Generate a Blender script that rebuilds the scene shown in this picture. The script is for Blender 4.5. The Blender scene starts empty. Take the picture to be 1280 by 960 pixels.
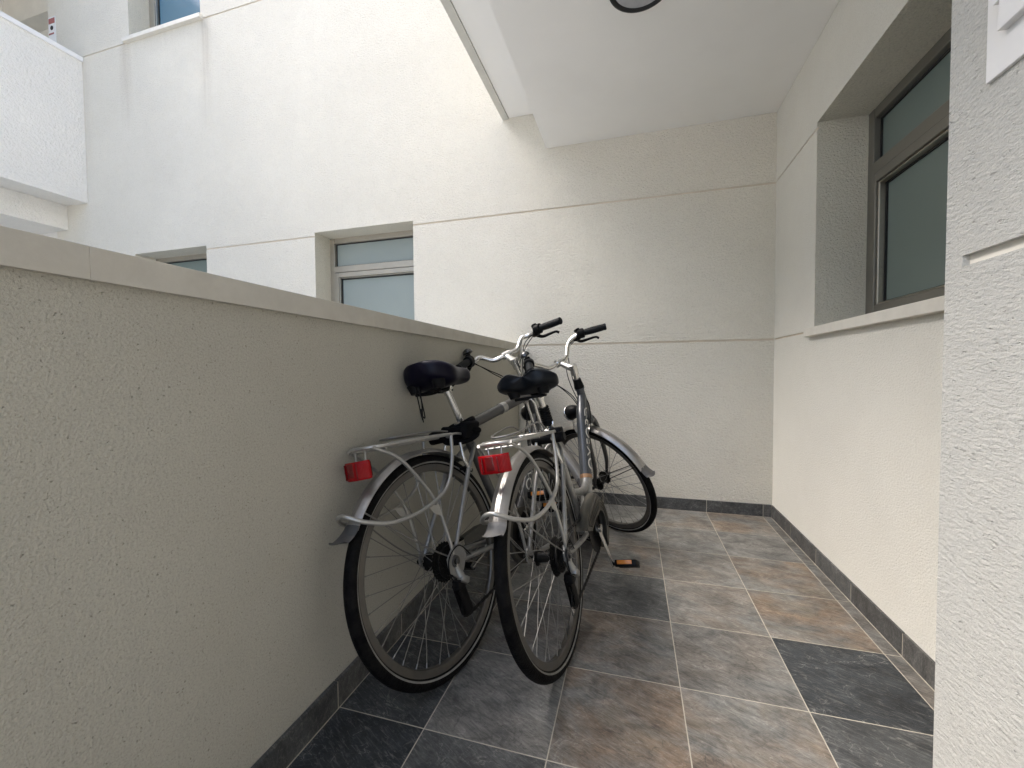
import bpy, bmesh, math, random
import numpy as np
from mathutils import Vector, Matrix

random.seed(7)
rad = math.radians
S = bpy.context.scene
COL = S.collection

# ------------------------------------------------------------------ camera
CAM_H = 0.9527
YAW, PITCH, ROLL, FPX = rad(16.1526), rad(-1.827), rad(-0.446), 520.06
cam_d = bpy.data.cameras.new("camera")
cam_d.sensor_fit = 'HORIZONTAL'
cam_d.sensor_width = 36.0
cam_d.lens = FPX / 1280.0 * 36.0
cam_d.clip_start = 0.02
cam_d.clip_end = 500
cam = bpy.data.objects.new("camera", cam_d)
COL.objects.link(cam)
_f = Vector((-math.sin(YAW) * math.cos(PITCH), math.cos(YAW) * math.cos(PITCH), math.sin(PITCH)))
_r = Vector((math.cos(YAW), math.sin(YAW), 0))
_u = _r.cross(_f)
_r2 = math.cos(ROLL) * _r + math.sin(ROLL) * _u
_u2 = -math.sin(ROLL) * _r + math.cos(ROLL) * _u
cam.matrix_world = Matrix(((_r2.x, _u2.x, -_f.x, 0), (_r2.y, _u2.y, -_f.y, 0), (_r2.z, _u2.z, -_f.z, CAM_H), (0, 0, 0, 1)))
S.camera = cam

# ------------------------------------------------------------------ sky, sun, exposure
SUN_FROM = Vector((-0.60, -0.03, 0.80)).normalized()
W = bpy.data.worlds.new("World")
S.world = W
W.use_nodes = True
wn = W.node_tree
sky = wn.nodes.new("ShaderNodeTexSky")
sky.sky_type = 'NISHITA'
sky.sun_disc = False
sky.sun_elevation = math.asin(SUN_FROM.z)
sky.sun_rotation = math.atan2(SUN_FROM.x, SUN_FROM.y)
sky.air_density = 1.0
sky.dust_density = 4.0
bg = wn.nodes["Background"]
bg.inputs[1].default_value = 0.15
wn.links.new(sky.outputs[0], bg.inputs[0])
sun_d = bpy.data.lights.new("sun", 'SUN')
sun_d.energy = 1.0
sun_d.angle = rad(30)
sun_d.color = (1.0, 0.99, 0.965)
sun = bpy.data.objects.new("sun", sun_d)
COL.objects.link(sun)
sun.rotation_euler = SUN_FROM.to_track_quat('Z', 'Y').to_euler()
sun.location = SUN_FROM * 20
S.view_settings.view_transform = 'Standard'
S.view_settings.look = 'None'
S.view_settings.gamma = 1
S.view_settings.exposure = 1.72
S.render.engine = 'CYCLES'
S.cycles.max_bounces = 12
S.cycles.diffuse_bounces = 10
S.cycles.use_denoising = True

# ------------------------------------------------------------------ node helpers
def new_mat(name):
    m = bpy.data.materials.new(name)
    m.use_nodes = True
    nt = m.node_tree
    return m, nt, nt.nodes["Principled BSDF"]

def N(nt, kind, **kw):
    n = nt.nodes.new(kind)
    for k, v in kw.items():
        if k.startswith('i_'):
            n.inputs[k[2:].replace('_', ' ')].default_value = v
        else:
            setattr(n, k, v)
    return n

def L(nt, a, b):
    nt.links.new(a, b)

def ramp(nt, fac, stops):
    r = nt.nodes.new("ShaderNodeValToRGB")
    els = r.color_ramp.elements
    while len(els) < len(stops):
        els.new(0.5)
    for e, (p, c) in zip(els, stops):
        e.position = p
        e.color = (c[0], c[1], c[2], 1) if not isinstance(c, (int, float)) else (c, c, c, 1)
    L(nt, fac, r.inputs[0])
    return r.outputs[0]

def mix(nt, fac, a, b, blend='MIX'):
    m = nt.nodes.new("ShaderNodeMix")
    m.data_type = 'RGBA'
    m.blend_type = blend
    for sock, val in ((m.inputs[0], fac), (m.inputs[6], a), (m.inputs[7], b)):
        if hasattr(val, 'is_output'):
            L(nt, val, sock)
        elif isinstance(val, (int, float)):
            sock.default_value = val
        else:
            sock.default_value = (val[0], val[1], val[2], 1)
    return m.outputs[2]

def coords(nt, scale=(1, 1, 1), loc=(0, 0, 0), rot=(0, 0, 0)):
    tc = nt.nodes.new("ShaderNodeTexCoord")
    mp = nt.nodes.new("ShaderNodeMapping")
    mp.inputs['Scale'].default_value = scale
    mp.inputs['Location'].default_value = loc
    mp.inputs['Rotation'].default_value = rot
    L(nt, tc.outputs['Object'], mp.inputs[0])
    return mp.outputs[0]

def noise(nt, vec, scale, detail=3, rough=0.55, dist=0.0):
    n = nt.nodes.new("ShaderNodeTexNoise")
    n.inputs['Scale'].default_value = scale
    n.inputs['Detail'].default_value = detail
    n.inputs['Roughness'].default_value = rough
    n.inputs['Distortion'].default_value = dist
    L(nt, vec, n.inputs['Vector'])
    return n.outputs['Fac']

def bump(nt, height, strength, dist, bs, prev=None):
    b = nt.nodes.new("ShaderNodeBump")
    b.inputs['Strength'].default_value = strength
    b.inputs['Distance'].default_value = dist
    L(nt, height, b.inputs['Height'])
    if prev is not None:
        L(nt, prev, b.inputs['Normal'])
    L(nt, b.outputs[0], bs.inputs['Normal'])
    return b.outputs[0]

def math_n(nt, op, a, b=None, clamp=False):
    m = nt.nodes.new("ShaderNodeMath")
    m.operation = op
    m.use_clamp = clamp
    for i, v in enumerate((a, b)):
        if v is None:
            continue
        if isinstance(v, (int, float)):
            m.inputs[i].default_value = v
        else:
            L(nt, v, m.inputs[i])
    return m.outputs[0]

# ------------------------------------------------------------------ materials
def stucco(name, colour, grain=70.0, relief=0.0035, strength=0.9, pits=0.0, stretch=(1, 1, 1), mottling=0.06, stains=None, speck=220.0, grit=0.45):
    """float-rendered plaster: lumpy grain, small pits that hold dirt, faint cloudy soiling"""
    m, nt, bs = new_mat(name)
    v = coords(nt, stretch)
    v0 = coords(nt)
    n1 = noise(nt, v, grain, 3, 0.62, 0.35)
    n2 = noise(nt, v, grain * 2.7, 2, 0.6)
    vor = N(nt, "ShaderNodeTexVoronoi")
    vor.inputs['Scale'].default_value = grain * 0.75
    L(nt, v, vor.inputs['Vector'])
    lump = math_n(nt, 'ADD', math_n(nt, 'MULTIPLY', ramp(nt, n1, [(0.28, 0.0), (0.72, 1.0)]), 1.0), math_n(nt, 'MULTIPLY', n2, 0.45))
    cloud = noise(nt, v0, 1.3, 5, 0.6)
    cloud2 = noise(nt, v0, 9.0, 4, 0.6)
    c = mix(nt, ramp(nt, cloud, [(0.3, 0.0), (0.75, 1.0)]), colour, [x * (1 - mottling * 1.8) for x in colour])
    c = mix(nt, ramp(nt, cloud2, [(0.45, 0.0), (0.8, mottling * 3)]), c, [colour[0] * 0.82, colour[1] * 0.79, colour[2] * 0.74])
    # mineral grain: fine light and dark specks of the aggregate
    gr = noise(nt, v0, speck, 2, 0.7)
    c = mix(nt, ramp(nt, gr, [(0.30, 0.55 * grit), (0.47, 0.0)]), c, [x * 0.45 for x in colour])
    c = mix(nt, ramp(nt, gr, [(0.54, 0.0), (0.72, 0.5 * grit)]), c, [min(0.9, x * 1.22) for x in colour])
    # dirt that has settled in the recesses of the grain
    c = mix(nt, ramp(nt, n1, [(0.26, 0.16), (0.42, 0.0)]), c, [x * 0.6 for x in colour])
    height = lump
    if pits > 0:
        pn = noise(nt, v, 60.0, 2, 0.5)
        pn2 = noise(nt, v, 200.0, 1, 0.5)
        pm = ramp(nt, math_n(nt, 'ADD', math_n(nt, 'MULTIPLY', pn, 0.35), math_n(nt, 'MULTIPLY', pn2, 0.65)), [(0.30, 1.0), (0.365, 0.0)])
        c = mix(nt, math_n(nt, 'MULTIPLY', pm, pits), c, (0.13, 0.115, 0.095))
        height = math_n(nt, 'SUBTRACT', lump, math_n(nt, 'MULTIPLY', pm, 1.0))
    if stains:
        sep = N(nt, "ShaderNodeSeparateXYZ")
        tc = nt.nodes.new("ShaderNodeTexCoord")
        L(nt, tc.outputs['Object'], sep.inputs[0])
        sv = coords(nt, (26, 26, 1.2))
        streak = noise(nt, sv, 1.0, 4, 0.6)
        for (x0, wid, ztop, zlen, amt) in stains:
            dx = math_n(nt, 'ABSOLUTE', math_n(nt, 'SUBTRACT', sep.outputs[0], x0))
            fx = math_n(nt, 'SUBTRACT', 1.0, math_n(nt, 'DIVIDE', dx, wid), True)
            dz = math_n(nt, 'DIVIDE', math_n(nt, 'SUBTRACT', ztop, sep.outputs[2]), zlen)
            fz = math_n(nt, 'MULTIPLY', math_n(nt, 'SUBTRACT', 1.0, dz, True), math_n(nt, 'GREATER_THAN', dz, 0.0))
            f = math_n(nt, 'MULTIPLY', math_n(nt, 'MULTIPLY', fx, fz), ramp(nt, streak, [(0.3, 0.15), (0.65, 1.0)]))
            c = mix(nt, math_n(nt, 'MULTIPLY', f, amt), c, (0.36, 0.29, 0.21))
    L(nt, c, bs.inputs['Base Color'])
    bs.inputs['Roughness'].default_value = 0.85
    bs.inputs['Specular IOR Level'].default_value = 0.25
    bump(nt, height, strength, relief, bs)
    return m

def plain(name, colour, rough=0.5, metal=0.0, spec=0.5, var=0.08, vscale=30.0, grime=0.0, grime_col=(0.12, 0.1, 0.08), bmp=0.0, coat=0.0):
    m, nt, bs = new_mat(name)
    v = coords(nt)
    n = noise(nt, v, vscale, 4, 0.6)
    c = mix(nt, ramp(nt, n, [(0.3, 0.0), (0.7, 1.0)]), [x * (1 - var) for x in colour], [min(1, x * (1 + var)) for x in colour])
    if grime > 0:
        g = noise(nt, v, vscale * 0.6, 6, 0.7, 0.5)
        gm = ramp(nt, g, [(0.45, 0.0), (0.72, grime)])
        c = mix(nt, gm, c, grime_col)
        rr = mix(nt, gm, (rough,) * 3, (min(1, rough + 0.35),) * 3)
        L(nt, rr, bs.inputs['Roughness'])
    else:
        rr = mix(nt, n, (max(0, rough - 0.06),) * 3, (min(1, rough + 0.08),) * 3)
        L(nt, rr, bs.inputs['Roughness'])
    L(nt, c, bs.inputs['Base Color'])
    bs.inputs['Metallic'].default_value = metal
    bs.inputs['Specular IOR Level'].default_value = spec
    bs.inputs['Coat Weight'].default_value = coat
    bs.inputs['Coat Roughness'].default_value = 0.15
    if bmp > 0:
        bump(nt, noise(nt, v, vscale * 8, 2), 0.5, bmp, bs)
    return m

PAINT = (0.79, 0.77, 0.70)
PAINT_COOL = (0.80, 0.762, 0.665)
M = {}
M['back'] = stucco("rough_cream_render", PAINT_COOL, 78, 0.0060, 1.0, 0.0, (1, 1, 1.25), 0.05,
                   stains=[(-4.84, 0.10, 4.23, 0.9, 0.5), (-3.80, 0.10, 4.24, 1.1, 0.55), (-4.3, 0.6, 4.235, 0.22, 0.22), (-5.45, 0.12, 4.2, 1.4, 0.3), (-1.2, 1.2, 5.4, 2.0, 0.12), (0.62, 0.20, 0.42, 0.22, 0.10), (-0.1, 0.8, 0.14, 0.10, 0.22)])
M['right'] = stucco("fine_cream_render", PAINT, 140, 0.0019, 0.85, 0.0, (1, 0.8, 1.2), 0.05, None, 240.0, 0.35)
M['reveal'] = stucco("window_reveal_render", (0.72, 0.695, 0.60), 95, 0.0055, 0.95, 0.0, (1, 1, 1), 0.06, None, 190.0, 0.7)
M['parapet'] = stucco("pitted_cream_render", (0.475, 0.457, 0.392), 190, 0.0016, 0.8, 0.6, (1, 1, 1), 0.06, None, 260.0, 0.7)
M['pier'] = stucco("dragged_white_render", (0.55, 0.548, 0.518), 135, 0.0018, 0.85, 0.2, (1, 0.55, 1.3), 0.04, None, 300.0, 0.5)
M['smooth'] = plain("smooth_plaster", (0.74, 0.71, 0.64), 0.75, 0, 0.25, 0.05, 6.0)
M['ceiling'] = plain("painted_ceiling", (0.87, 0.865, 0.84), 0.8, 0, 0.2, 0.025, 2.0)
M['groove'] = plain("groove_mortar", (0.66, 0.58, 0.47), 0.9, 0, 0.2, 0.1, 12.0)
M['coping'] = plain("cast_stone_coping", (0.53, 0.508, 0.45), 0.7, 0, 0.35, 0.06, 14.0, 0.25, (0.36, 0.32, 0.26), 0.0006)
M['alu'] = plain("anodised_frame", (0.40, 0.37, 0.31), 0.42, 0.55, 0.5, 0.04, 20.0)
M['bead'] = plain("satin_bead", (0.42, 0.39, 0.33), 0.3, 0.8)
M['alu_dark'] = plain("dark_gasket", (0.010, 0.010, 0.011), 0.6)
M['alu_warm'] = plain("bronze_frame", (0.215, 0.205, 0.18), 0.42, 0.55, 0.5, 0.04, 20.0)
M['sill'] = plain("sill_stone", (0.72, 0.69, 0.62), 0.6, 0, 0.35, 0.05, 18.0)
M['joint'] = plain("grout", (0.46, 0.425, 0.355), 0.9, 0, 0.2, 0.15, 25.0)
M['white'] = plain("white_lacquer", (0.80, 0.80, 0.80), 0.35, 0, 0.5, 0.02, 10.0)
M['drip'] = plain("drip_edge", (0.60, 0.59, 0.54), 0.7, 0, 0.3, 0.06, 10.0)

def frosted(name, colour, rough):
    m, nt, bs = new_mat(name)
    v = coords(nt)
    n = noise(nt, v, 1.6, 2)
    c = mix(nt, n, [x * 0.9 for x in colour], [x * 1.1 for x in colour])
    L(nt, c, bs.inputs['Base Color'])
    bs.inputs['Roughness'].default_value = rough
    bs.inputs['Specular IOR Level'].default_value = 0.6
    bump(nt, noise(nt, v, 400.0, 1), 0.15, 0.0004, bs)
    return m
M['glass'] = frosted("frosted_glass", (0.265, 0.305, 0.285), 0.38)
M['glass_sky'] = frosted("clear_blue_glass", (0.10, 0.20, 0.27), 0.12)
M['glass_dim'] = frosted("dim_frosted_glass", (0.16, 0.205, 0.19), 0.4)

def slate(name, skirting=False):
    """stone-look porcelain: each tile carries its own rust / dark amount and its own offset in the vein pattern"""
    m, nt, bs = new_mat(name)
    tc = nt.nodes.new("ShaderNodeTexCoord")
    at = N(nt, "ShaderNodeAttribute", attribute_name="tile")
    sep = N(nt, "ShaderNodeSeparateColor")
    L(nt, at.outputs['Color'], sep.inputs[0])
    off = N(nt, "ShaderNodeVectorMath", operation='SCALE')
    off.inputs[0].default_value = (17.3, 41.7, 9.1)
    L(nt, sep.outputs[2], off.inputs['Scale'])
    add = N(nt, "ShaderNodeVectorMath", operation='ADD')
    L(nt, tc.outputs['Object'], add.inputs[0])
    L(nt, off.outputs[0], add.inputs[1])
    mp = nt.nodes.new("ShaderNodeMapping")
    mp.inputs['Rotation'].default_value = (0, 0, rad(38))
    mp.inputs['Scale'].default_value = (1.0, 1.5, 1.3)
    L(nt, add.outputs[0], mp.inputs[0])
    v = mp.outputs[0]
    big = noise(nt, v, 3.6, 6, 0.66, 0.5)
    mid = noise(nt, v, 8.0, 9, 0.74, 0.55)
    mps = nt.nodes.new("ShaderNodeMapping")
    mps.inputs['Rotation'].default_value = (0, 0, rad(8))
    mps.inputs['Scale'].default_value = (0.55, 2.6, 1.3)
    L(nt, v, mps.inputs[0])
    fine = noise(nt, mps.outputs[0], 42.0, 7, 0.78, 0.9)
    c = mix(nt, ramp(nt, mid, [(0.33, 0.0), (0.67, 1.0)]), (0.080, 0.084, 0.083), (0.275, 0.272, 0.255))
    # rust and ochre washes
    rust_amt = math_n(nt, 'MULTIPLY', ramp(nt, big, [(0.40, 0.0), (0.62, 1.0)]), sep.outputs[0], True)
    rust = mix(nt, ramp(nt, mid, [(0.35, 0.0), (0.65, 1.0)]), (0.12, 0.083, 0.058), (0.285, 0.200, 0.130))
    c = mix(nt, math_n(nt, 'MULTIPLY', rust_amt, 0.85), c, rust)
    # olive / grey-green film
    ol = noise(nt, v, 6.5, 4, 0.6, 1.2)
    c = mix(nt, math_n(nt, 'MULTIPLY', ramp(nt, ol, [(0.52, 0.0), (0.72, 0.6)]), sep.outputs[0]), c, (0.165, 0.15, 0.115))
    # charcoal tiles
    c = mix(nt, math_n(nt, 'MULTIPLY', sep.outputs[1], 0.98), c, mix(nt, ramp(nt, mid, [(0.36, 0.0), (0.85, 1.0)]), (0.010, 0.013, 0.017), (0.055, 0.068, 0.080)))
    # pale hairline veins along the cleft
    w = N(nt, "ShaderNodeTexNoise")
    w.inputs['Scale'].default_value = 7.0
    w.inputs['Detail'].default_value = 5
    w.inputs['Distortion'].default_value = 2.2
    L(nt, v, w.inputs['Vector'])
    vein = math_n(nt, 'ABSOLUTE', math_n(nt, 'SUBTRACT', w.outputs['Fac'], 0.5))
    c = mix(nt, math_n(nt, 'MULTIPLY', ramp(nt, vein, [(0.0, 0.55), (0.009, 0.0)]), ramp(nt, mid, [(0.44, 0.0), (0.60, 1.0)])), c, (0.48, 0.46, 0.42))
    c = mix(nt, ramp(nt, fine, [(0.34, 0.55), (0.52, 0.0)]), c, (0.035, 0.033, 0.032))
    c = mix(nt, ramp(nt, fine, [(0.52, 0.0), (0.70, 0.45)]), c, (0.36, 0.345, 0.315))
    # dark cleft lines
    w2 = N(nt, "ShaderNodeTexNoise")
    w2.inputs['Scale'].default_value = 5.0
    w2.inputs['Detail'].default_value = 6
    w2.inputs['Distortion'].default_value = 1.2
    L(nt, v, w2.inputs['Vector'])
    cleft = math_n(nt, 'ABSOLUTE', math_n(nt, 'SUBTRACT', w2.outputs['Fac'], 0.46))
    c = mix(nt, math_n(nt, 'MULTIPLY', ramp(nt, cleft, [(0.0, 0.6), (0.011, 0.0)]), ramp(nt, big, [(0.45, 0.0), (0.6, 1.0)])), c, (0.05, 0.048, 0.045))
    if skirting:
        c = mix(nt, 0.25, c, (0.05, 0.05, 0.05))
    L(nt, c, bs.inputs['Base Color'])
    L(nt, ramp(nt, mid, [(0.3, 0.5), (0.7, 0.36)]), bs.inputs['Roughness'])
    bs.inputs['Specular IOR Level'].default_value = 0.3
    h = math_n(nt, 'ADD', mid, math_n(nt, 'MULTIPLY', fine, 0.35))
    bump(nt, h, 0.75, 0.004, bs)
    return m
M['slate'] = slate("slate_tile")
M['skirt'] = slate("slate_skirting", True)
M['courtyard'] = plain("courtyard_paving", (0.74, 0.73, 0.70), 0.8, 0, 0.3, 0.12, 3.0)

# bicycle materials
M['silver'] = plain("silver_paint", (0.30, 0.30, 0.29), 0.34, 0.6, 0.5, 0.05, 40, 0.35, (0.20, 0.18, 0.15))
M['slategrey'] = plain("slate_grey_paint", (0.055, 0.062, 0.070), 0.34, 0.3, 0.5, 0.05, 40, 0.2, (0.16, 0.14, 0.12), 0, 0.4)
M['midgrey'] = plain("warm_grey_paint", (0.075, 0.075, 0.074), 0.36, 0.5, 0.5, 0.05, 40, 0.3, (0.16, 0.14, 0.12), 0, 0.3)
M['fender'] = plain("brushed_mudguard", (0.34, 0.33, 0.315), 0.30, 0.8, 0.5, 0.06, 18, 0.4, (0.25, 0.22, 0.18))
M['rack'] = plain("pale_silver_tube", (0.39, 0.385, 0.365), 0.33, 0.65, 0.5, 0.05, 40, 0.3, (0.33, 0.29, 0.23))
M['chrome'] = plain("polished_alloy", (0.74, 0.73, 0.70), 0.22, 0.9, 0.5, 0.04, 30, 0.2, (0.35, 0.31, 0.25))
M['rim'] = plain("alloy_rim", (0.13, 0.126, 0.117), 0.38, 0.8, 0.5, 0.08, 30, 0.45, (0.2, 0.175, 0.14))
M['steel'] = plain("spoke_steel", (0.24, 0.235, 0.225), 0.4, 0.8, 0.5, 0.05, 40)
M['black'] = plain("black_plastic", (0.006, 0.006, 0.0065), 0.45, 0, 0.10, 0.1, 50, 0.12, (0.02, 0.018, 0.015))
M['grip'] = plain("black_rubber_grip", (0.005, 0.006, 0.0075), 0.55, 0, 0.16, 0.1, 60, 0.15, (0.02, 0.02, 0.02), 0.0006)
M['iron'] = plain("oily_steel", (0.008, 0.008, 0.008), 0.45, 0.2, 0.2, 0.2, 60, 0.3, (0.022, 0.018, 0.013))
M['guard'] = plain("dusty_grey_plastic", (0.042, 0.040, 0.033), 0.45, 0, 0.35, 0.1, 30, 0.6, (0.10, 0.088, 0.066))
M['cable'] = plain("cable_sheath", (0.006, 0.006, 0.006), 0.5, 0, 0.15)
M['vinyl'] = plain("black_vinyl", (0.0035, 0.005, 0.0075), 0.30, 0, 0.20, 0.08, 40, 0.12, (0.05, 0.05, 0.055), 0.0003)
M['navy'] = plain("navy_nylon", (0.0035, 0.003, 0.010), 0.36, 0, 0.16, 0.2, 18, 0.0, bmp=0.0006)
M['navy_seam'] = plain("plum_seam", (0.026, 0.013, 0.030), 0.5)
M['orange'] = plain("orange_reflector", (0.55, 0.20, 0.035), 0.2, 0, 0.6, 0.1, 200)
M['flap'] = plain("grey_rubber_flap", (0.055, 0.055, 0.055), 0.5, 0, 0.5, 0.1, 30, 0.4, (0.2, 0.18, 0.16))
M['flap_pale'] = plain("dusty_plastic_flap", (0.15, 0.148, 0.145), 0.45, 0, 0.5, 0.1, 30, 0.5, (0.16, 0.14, 0.12))
M['bell'] = plain("smoked_bell", (0.10, 0.10, 0.10), 0.25, 0.8, 0.5, 0.1, 30)
M['webbing'] = plain("black_webbing", (0.004, 0.004, 0.0045), 0.8, 0, 0.12, 0.2, 90, 0.0, bmp=0.001)
M['lens'] = plain("pale_lens", (0.62, 0.63, 0.64), 0.15, 0, 0.6, 0.03, 20)
M['letter'] = plain("silver_lettering", (0.62, 0.60, 0.56), 0.4, 0.3, 0.5, 0.05, 60)
M['stripe'] = plain("reflective_sidewall", (0.20, 0.195, 0.18), 0.5, 0, 0.4, 0.15, 40, 0.5, (0.06, 0.055, 0.05))
M['rustring'] = plain("bare_weld_ring", (0.34, 0.20, 0.11), 0.5, 0.4, 0.5, 0.2, 60)

def tyre_mat():
    m, nt, bs = new_mat("tyre_rubber")
    v = coords(nt)
    n = noise(nt, v, 35, 5, 0.65)
    c = mix(nt, ramp(nt, n, [(0.4, 0.0), (0.75, 1.0)]), (0.003, 0.003, 0.0035), (0.012, 0.0115, 0.0105))
    L(nt, c, bs.inputs['Base Color'])
    bs.inputs['Roughness'].default_value = 0.6
    bs.inputs['Specular IOR Level'].default_value = 0.06
    vor = N(nt, "ShaderNodeTexVoronoi")
    vor.inputs['Scale'].default_value = 170
    L(nt, v, vor.inputs['Vector'])
    bump(nt, vor.outputs['Distance'], 0.6, 0.0015, bs)
    return m
M['tyre'] = tyre_mat()

def red_lens():
    m, nt, bs = new_mat("red_lens")
    tc = nt.nodes.new("ShaderNodeTexCoord")
    v = coords(nt)
    wv = N(nt, "ShaderNodeTexWave", wave_type='BANDS', bands_direction='Y')
    wv.inputs['Scale'].default_value = 90
    L(nt, v, wv.inputs['Vector'])
    n = noise(nt, v, 25, 3)
    c = mix(nt, n, (0.20, 0.001, 0.003), (0.36, 0.003, 0.006))
    L(nt, c, bs.inputs['Base Color'])
    bs.inputs['Roughness'].default_value = 0.16
    bs.inputs['Coat Weight'].default_value = 0.0
    bs.inputs['Specular IOR Level'].default_value = 0.2
    bump(nt, wv.outputs['Fac'], 0.35, 0.0015, bs)
    return m
M['red'] = red_lens()
M['red_dark'] = plain("dark_red_reflector", (0.12, 0.003, 0.005), 0.2, 0, 0.6, 0.2, 300)

# ------------------------------------------------------------------ mesh helpers
class MB:
    def __init__(self):
        self.v, self.f, self.m, self.cur = [], [], [], 0
    def mat(self, i):
        self.cur = i
        return self
    def add(self, verts, faces):
        b = len(self.v)
        self.v += [tuple(x) for x in verts]
        for f in faces:
            self.f.append([b + i for i in f])
            self.m.append(self.cur)
        return self
    def box(self, c, s, rot=None):
        hx, hy, hz = s[0] / 2, s[1] / 2, s[2] / 2
        vs = [Vector((x, y, z)) for x in (-hx, hx) for y in (-hy, hy) for z in (-hz, hz)]
        if rot is not None:
            vs = [rot @ v for v in vs]
        vs = [v + Vector(c) for v in vs]
        return self.add(vs, [(0, 1, 3, 2), (4, 6, 7, 5), (0, 4, 5, 1), (2, 3, 7, 6), (0, 2, 6, 4), (1, 5, 7, 3)])
    def bevel_box(self, c, s, b, rot=None):
        bm = bmesh.new()
        bmesh.ops.create_cube(bm, size=1.0)
        for v in bm.verts:
            v.co = Vector((v.co.x * s[0], v.co.y * s[1], v.co.z * s[2]))
        bmesh.ops.bevel(bm, geom=bm.edges[:], offset=b, segments=2, affect='EDGES', profile=0.5)
        bm.verts.ensure_lookup_table()
        vs = [(rot @ v.co if rot is not None else v.co) + Vector(c) for v in bm.verts]
        fs = [[v.index for v in f.verts] for f in bm.faces]
        bm.free()
        return self.add(vs, fs)
    def minmax(self, a, b):
        c = [(a[i] + b[i]) / 2 for i in range(3)]
        s = [abs(b[i] - a[i]) for i in range(3)]
        return self.box(c, s)
    def tube(self, pts, r, seg=12, smooth=0, closed=False, flat=1.0, flatdir=None, caps=True):
        P = [Vector(p) for p in pts]
        if smooth:
            P = spline(P, smooth, closed)
        n = len(P)
        if isinstance(r, (int, float)):
            R = [r] * n
        else:
            R = list(np.interp(np.linspace(0, 1, n), np.linspace(0, 1, len(r)), r))
        T = []
        for i in range(n):
            if closed:
                t = P[(i + 1) % n] - P[i - 1]
            else:
                t = P[min(i + 1, n - 1)] - P[max(i - 1, 0)]
            T.append(t.normalized())
        ref = Vector(flatdir) if flatdir is not None else (Vector((0, 0, 1)) if abs(T[0].z) < 0.9 else Vector((1, 0, 0)))
        nrm = (ref - T[0] * ref.dot(T[0])).normalized()
        vs = []
        for i in range(n):
            if flatdir is not None:
                ref = Vector(flatdir)
                nrm = (ref - T[i] * ref.dot(T[i])).normalized()
            else:
                nrm = (nrm - T[i] * nrm.dot(T[i])).normalized()
            bn = T[i].cross(nrm)
            for k in range(seg):
                a = 2 * math.pi * k / seg
                vs.append(P[i] + nrm * (math.cos(a) * R[i] * flat) + bn * (math.sin(a) * R[i]))
        fs = []
        rng = n if closed else n - 1
        for i in range(rng):
            j = (i + 1) % n
            for k in range(seg):
                k2 = (k + 1) % seg
                fs.append((i * seg + k, i * seg + k2, j * seg + k2, j * seg + k))
        if not closed and caps:
            fs.append(tuple(reversed(range(seg))))
            fs.append(tuple((n - 1) * seg + k for k in range(seg)))
        return self.add(vs, fs)
    def revolve(self, prof, seg=72, axis='y', centre=(0, 0, 0), mats=None, close_profile=True, a0=0.0, a1=2 * math.pi):
        full = abs(a1 - a0 - 2 * math.pi) < 1e-6
        ns = seg if full else seg + 1
        vs = []
        for i in range(ns):
            a = a0 + (a1 - a0) * i / seg
            c, s = math.cos(a), math.sin(a)
            for (r, h) in prof:
                p = {'y': (r * c, h, r * s), 'z': (r * c, r * s, h), 'x': (h, r * c, r * s)}[axis]
                vs.append(Vector(p) + Vector(centre))
        n = len(prof)
        base = len(self.v)
        self.v += [tuple(v) for v in vs]
        m = n if close_profile else n - 1
        for i in range(seg):
            j = (i + 1) % ns
            for k in range(m):
                k2 = (k + 1) % n
                self.f.append([base + i * n + k, base + i * n + k2, base + j * n + k2, base + j * n + k])
                self.m.append(mats[k] if mats else self.cur)
        if not full and close_profile:
            self.f.append([base + k for k in range(n)])
            self.m.append(self.cur)
            self.f.append([base + (ns - 1) * n + k for k in reversed(range(n))])
            self.m.append(self.cur)
        return self
    def cyl(self, a, b, r, seg=20, r2=None):
        return self.tube([a, b], [r, r if r2 is None else r2], seg)
    def prism(self, outline, y0, y1):
        n = len(outline)
        vs = [(x, y0, z) for x, z in outline] + [(x, y1, z) for x, z in outline]
        fs = [tuple(range(n)), tuple(reversed(range(n, 2 * n)))]
        for i in range(n):
            j = (i + 1) % n
            fs.append((i, j, n + j, n + i)[::-1])
        return self.add(vs, fs)
    def build(self, name, mats, parent=None, matrix=None, smooth=True, angle=38, bevel=0.0):
        me = bpy.data.meshes.new(name)
        me.from_pydata(self.v, [], self.f)
        if not isinstance(mats, (list, tuple)):
            mats = [mats]
        for m in mats:
            me.materials.append(m)
        me.polygons.foreach_set('material_index', self.m)
        bm = bmesh.new()
        bm.from_mesh(me)
        bmesh.ops.recalc_face_normals(bm, faces=bm.faces[:])
        bm.to_mesh(me)
        bm.free()
        if smooth:
            me.polygons.foreach_set('use_smooth', [True] * len(me.polygons))
            me.set_sharp_from_angle(angle=rad(angle))
        me.update()
        o = bpy.data.objects.new(name, me)
        COL.objects.link(o)
        if parent is not None:
            o.parent = parent
        if matrix is not None:
            o.matrix_local = matrix
        if bevel > 0:
            bv = o.modifiers.new("bevel", 'BEVEL')
            bv.width = bevel
            bv.segments = 2
            bv.limit_method = 'ANGLE'
        return o

def spline(P, sub, closed=False):
    out = []
    n = len(P)
    rng = n if closed else n - 1
    for i in range(rng):
        if closed:
            p0, p1, p2, p3 = P[i - 1], P[i], P[(i + 1) % n], P[(i + 2) % n]
        else:
            p1, p2 = P[i], P[i + 1]
            p0 = P[i - 1] if i > 0 else p1 * 2 - p2
            p3 = P[i + 2] if i + 2 < n else p2 * 2 - p1
        for k in range(sub):
            t = k / sub
            out.append(0.5 * ((2 * p1) + (p2 - p0) * t + (2 * p0 - 5 * p1 + 4 * p2 - p3) * t * t + (3 * p1 - p0 - 3 * p2 + p3) * t ** 3))
    if not closed:
        out.append(P[-1])
    return out

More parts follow.
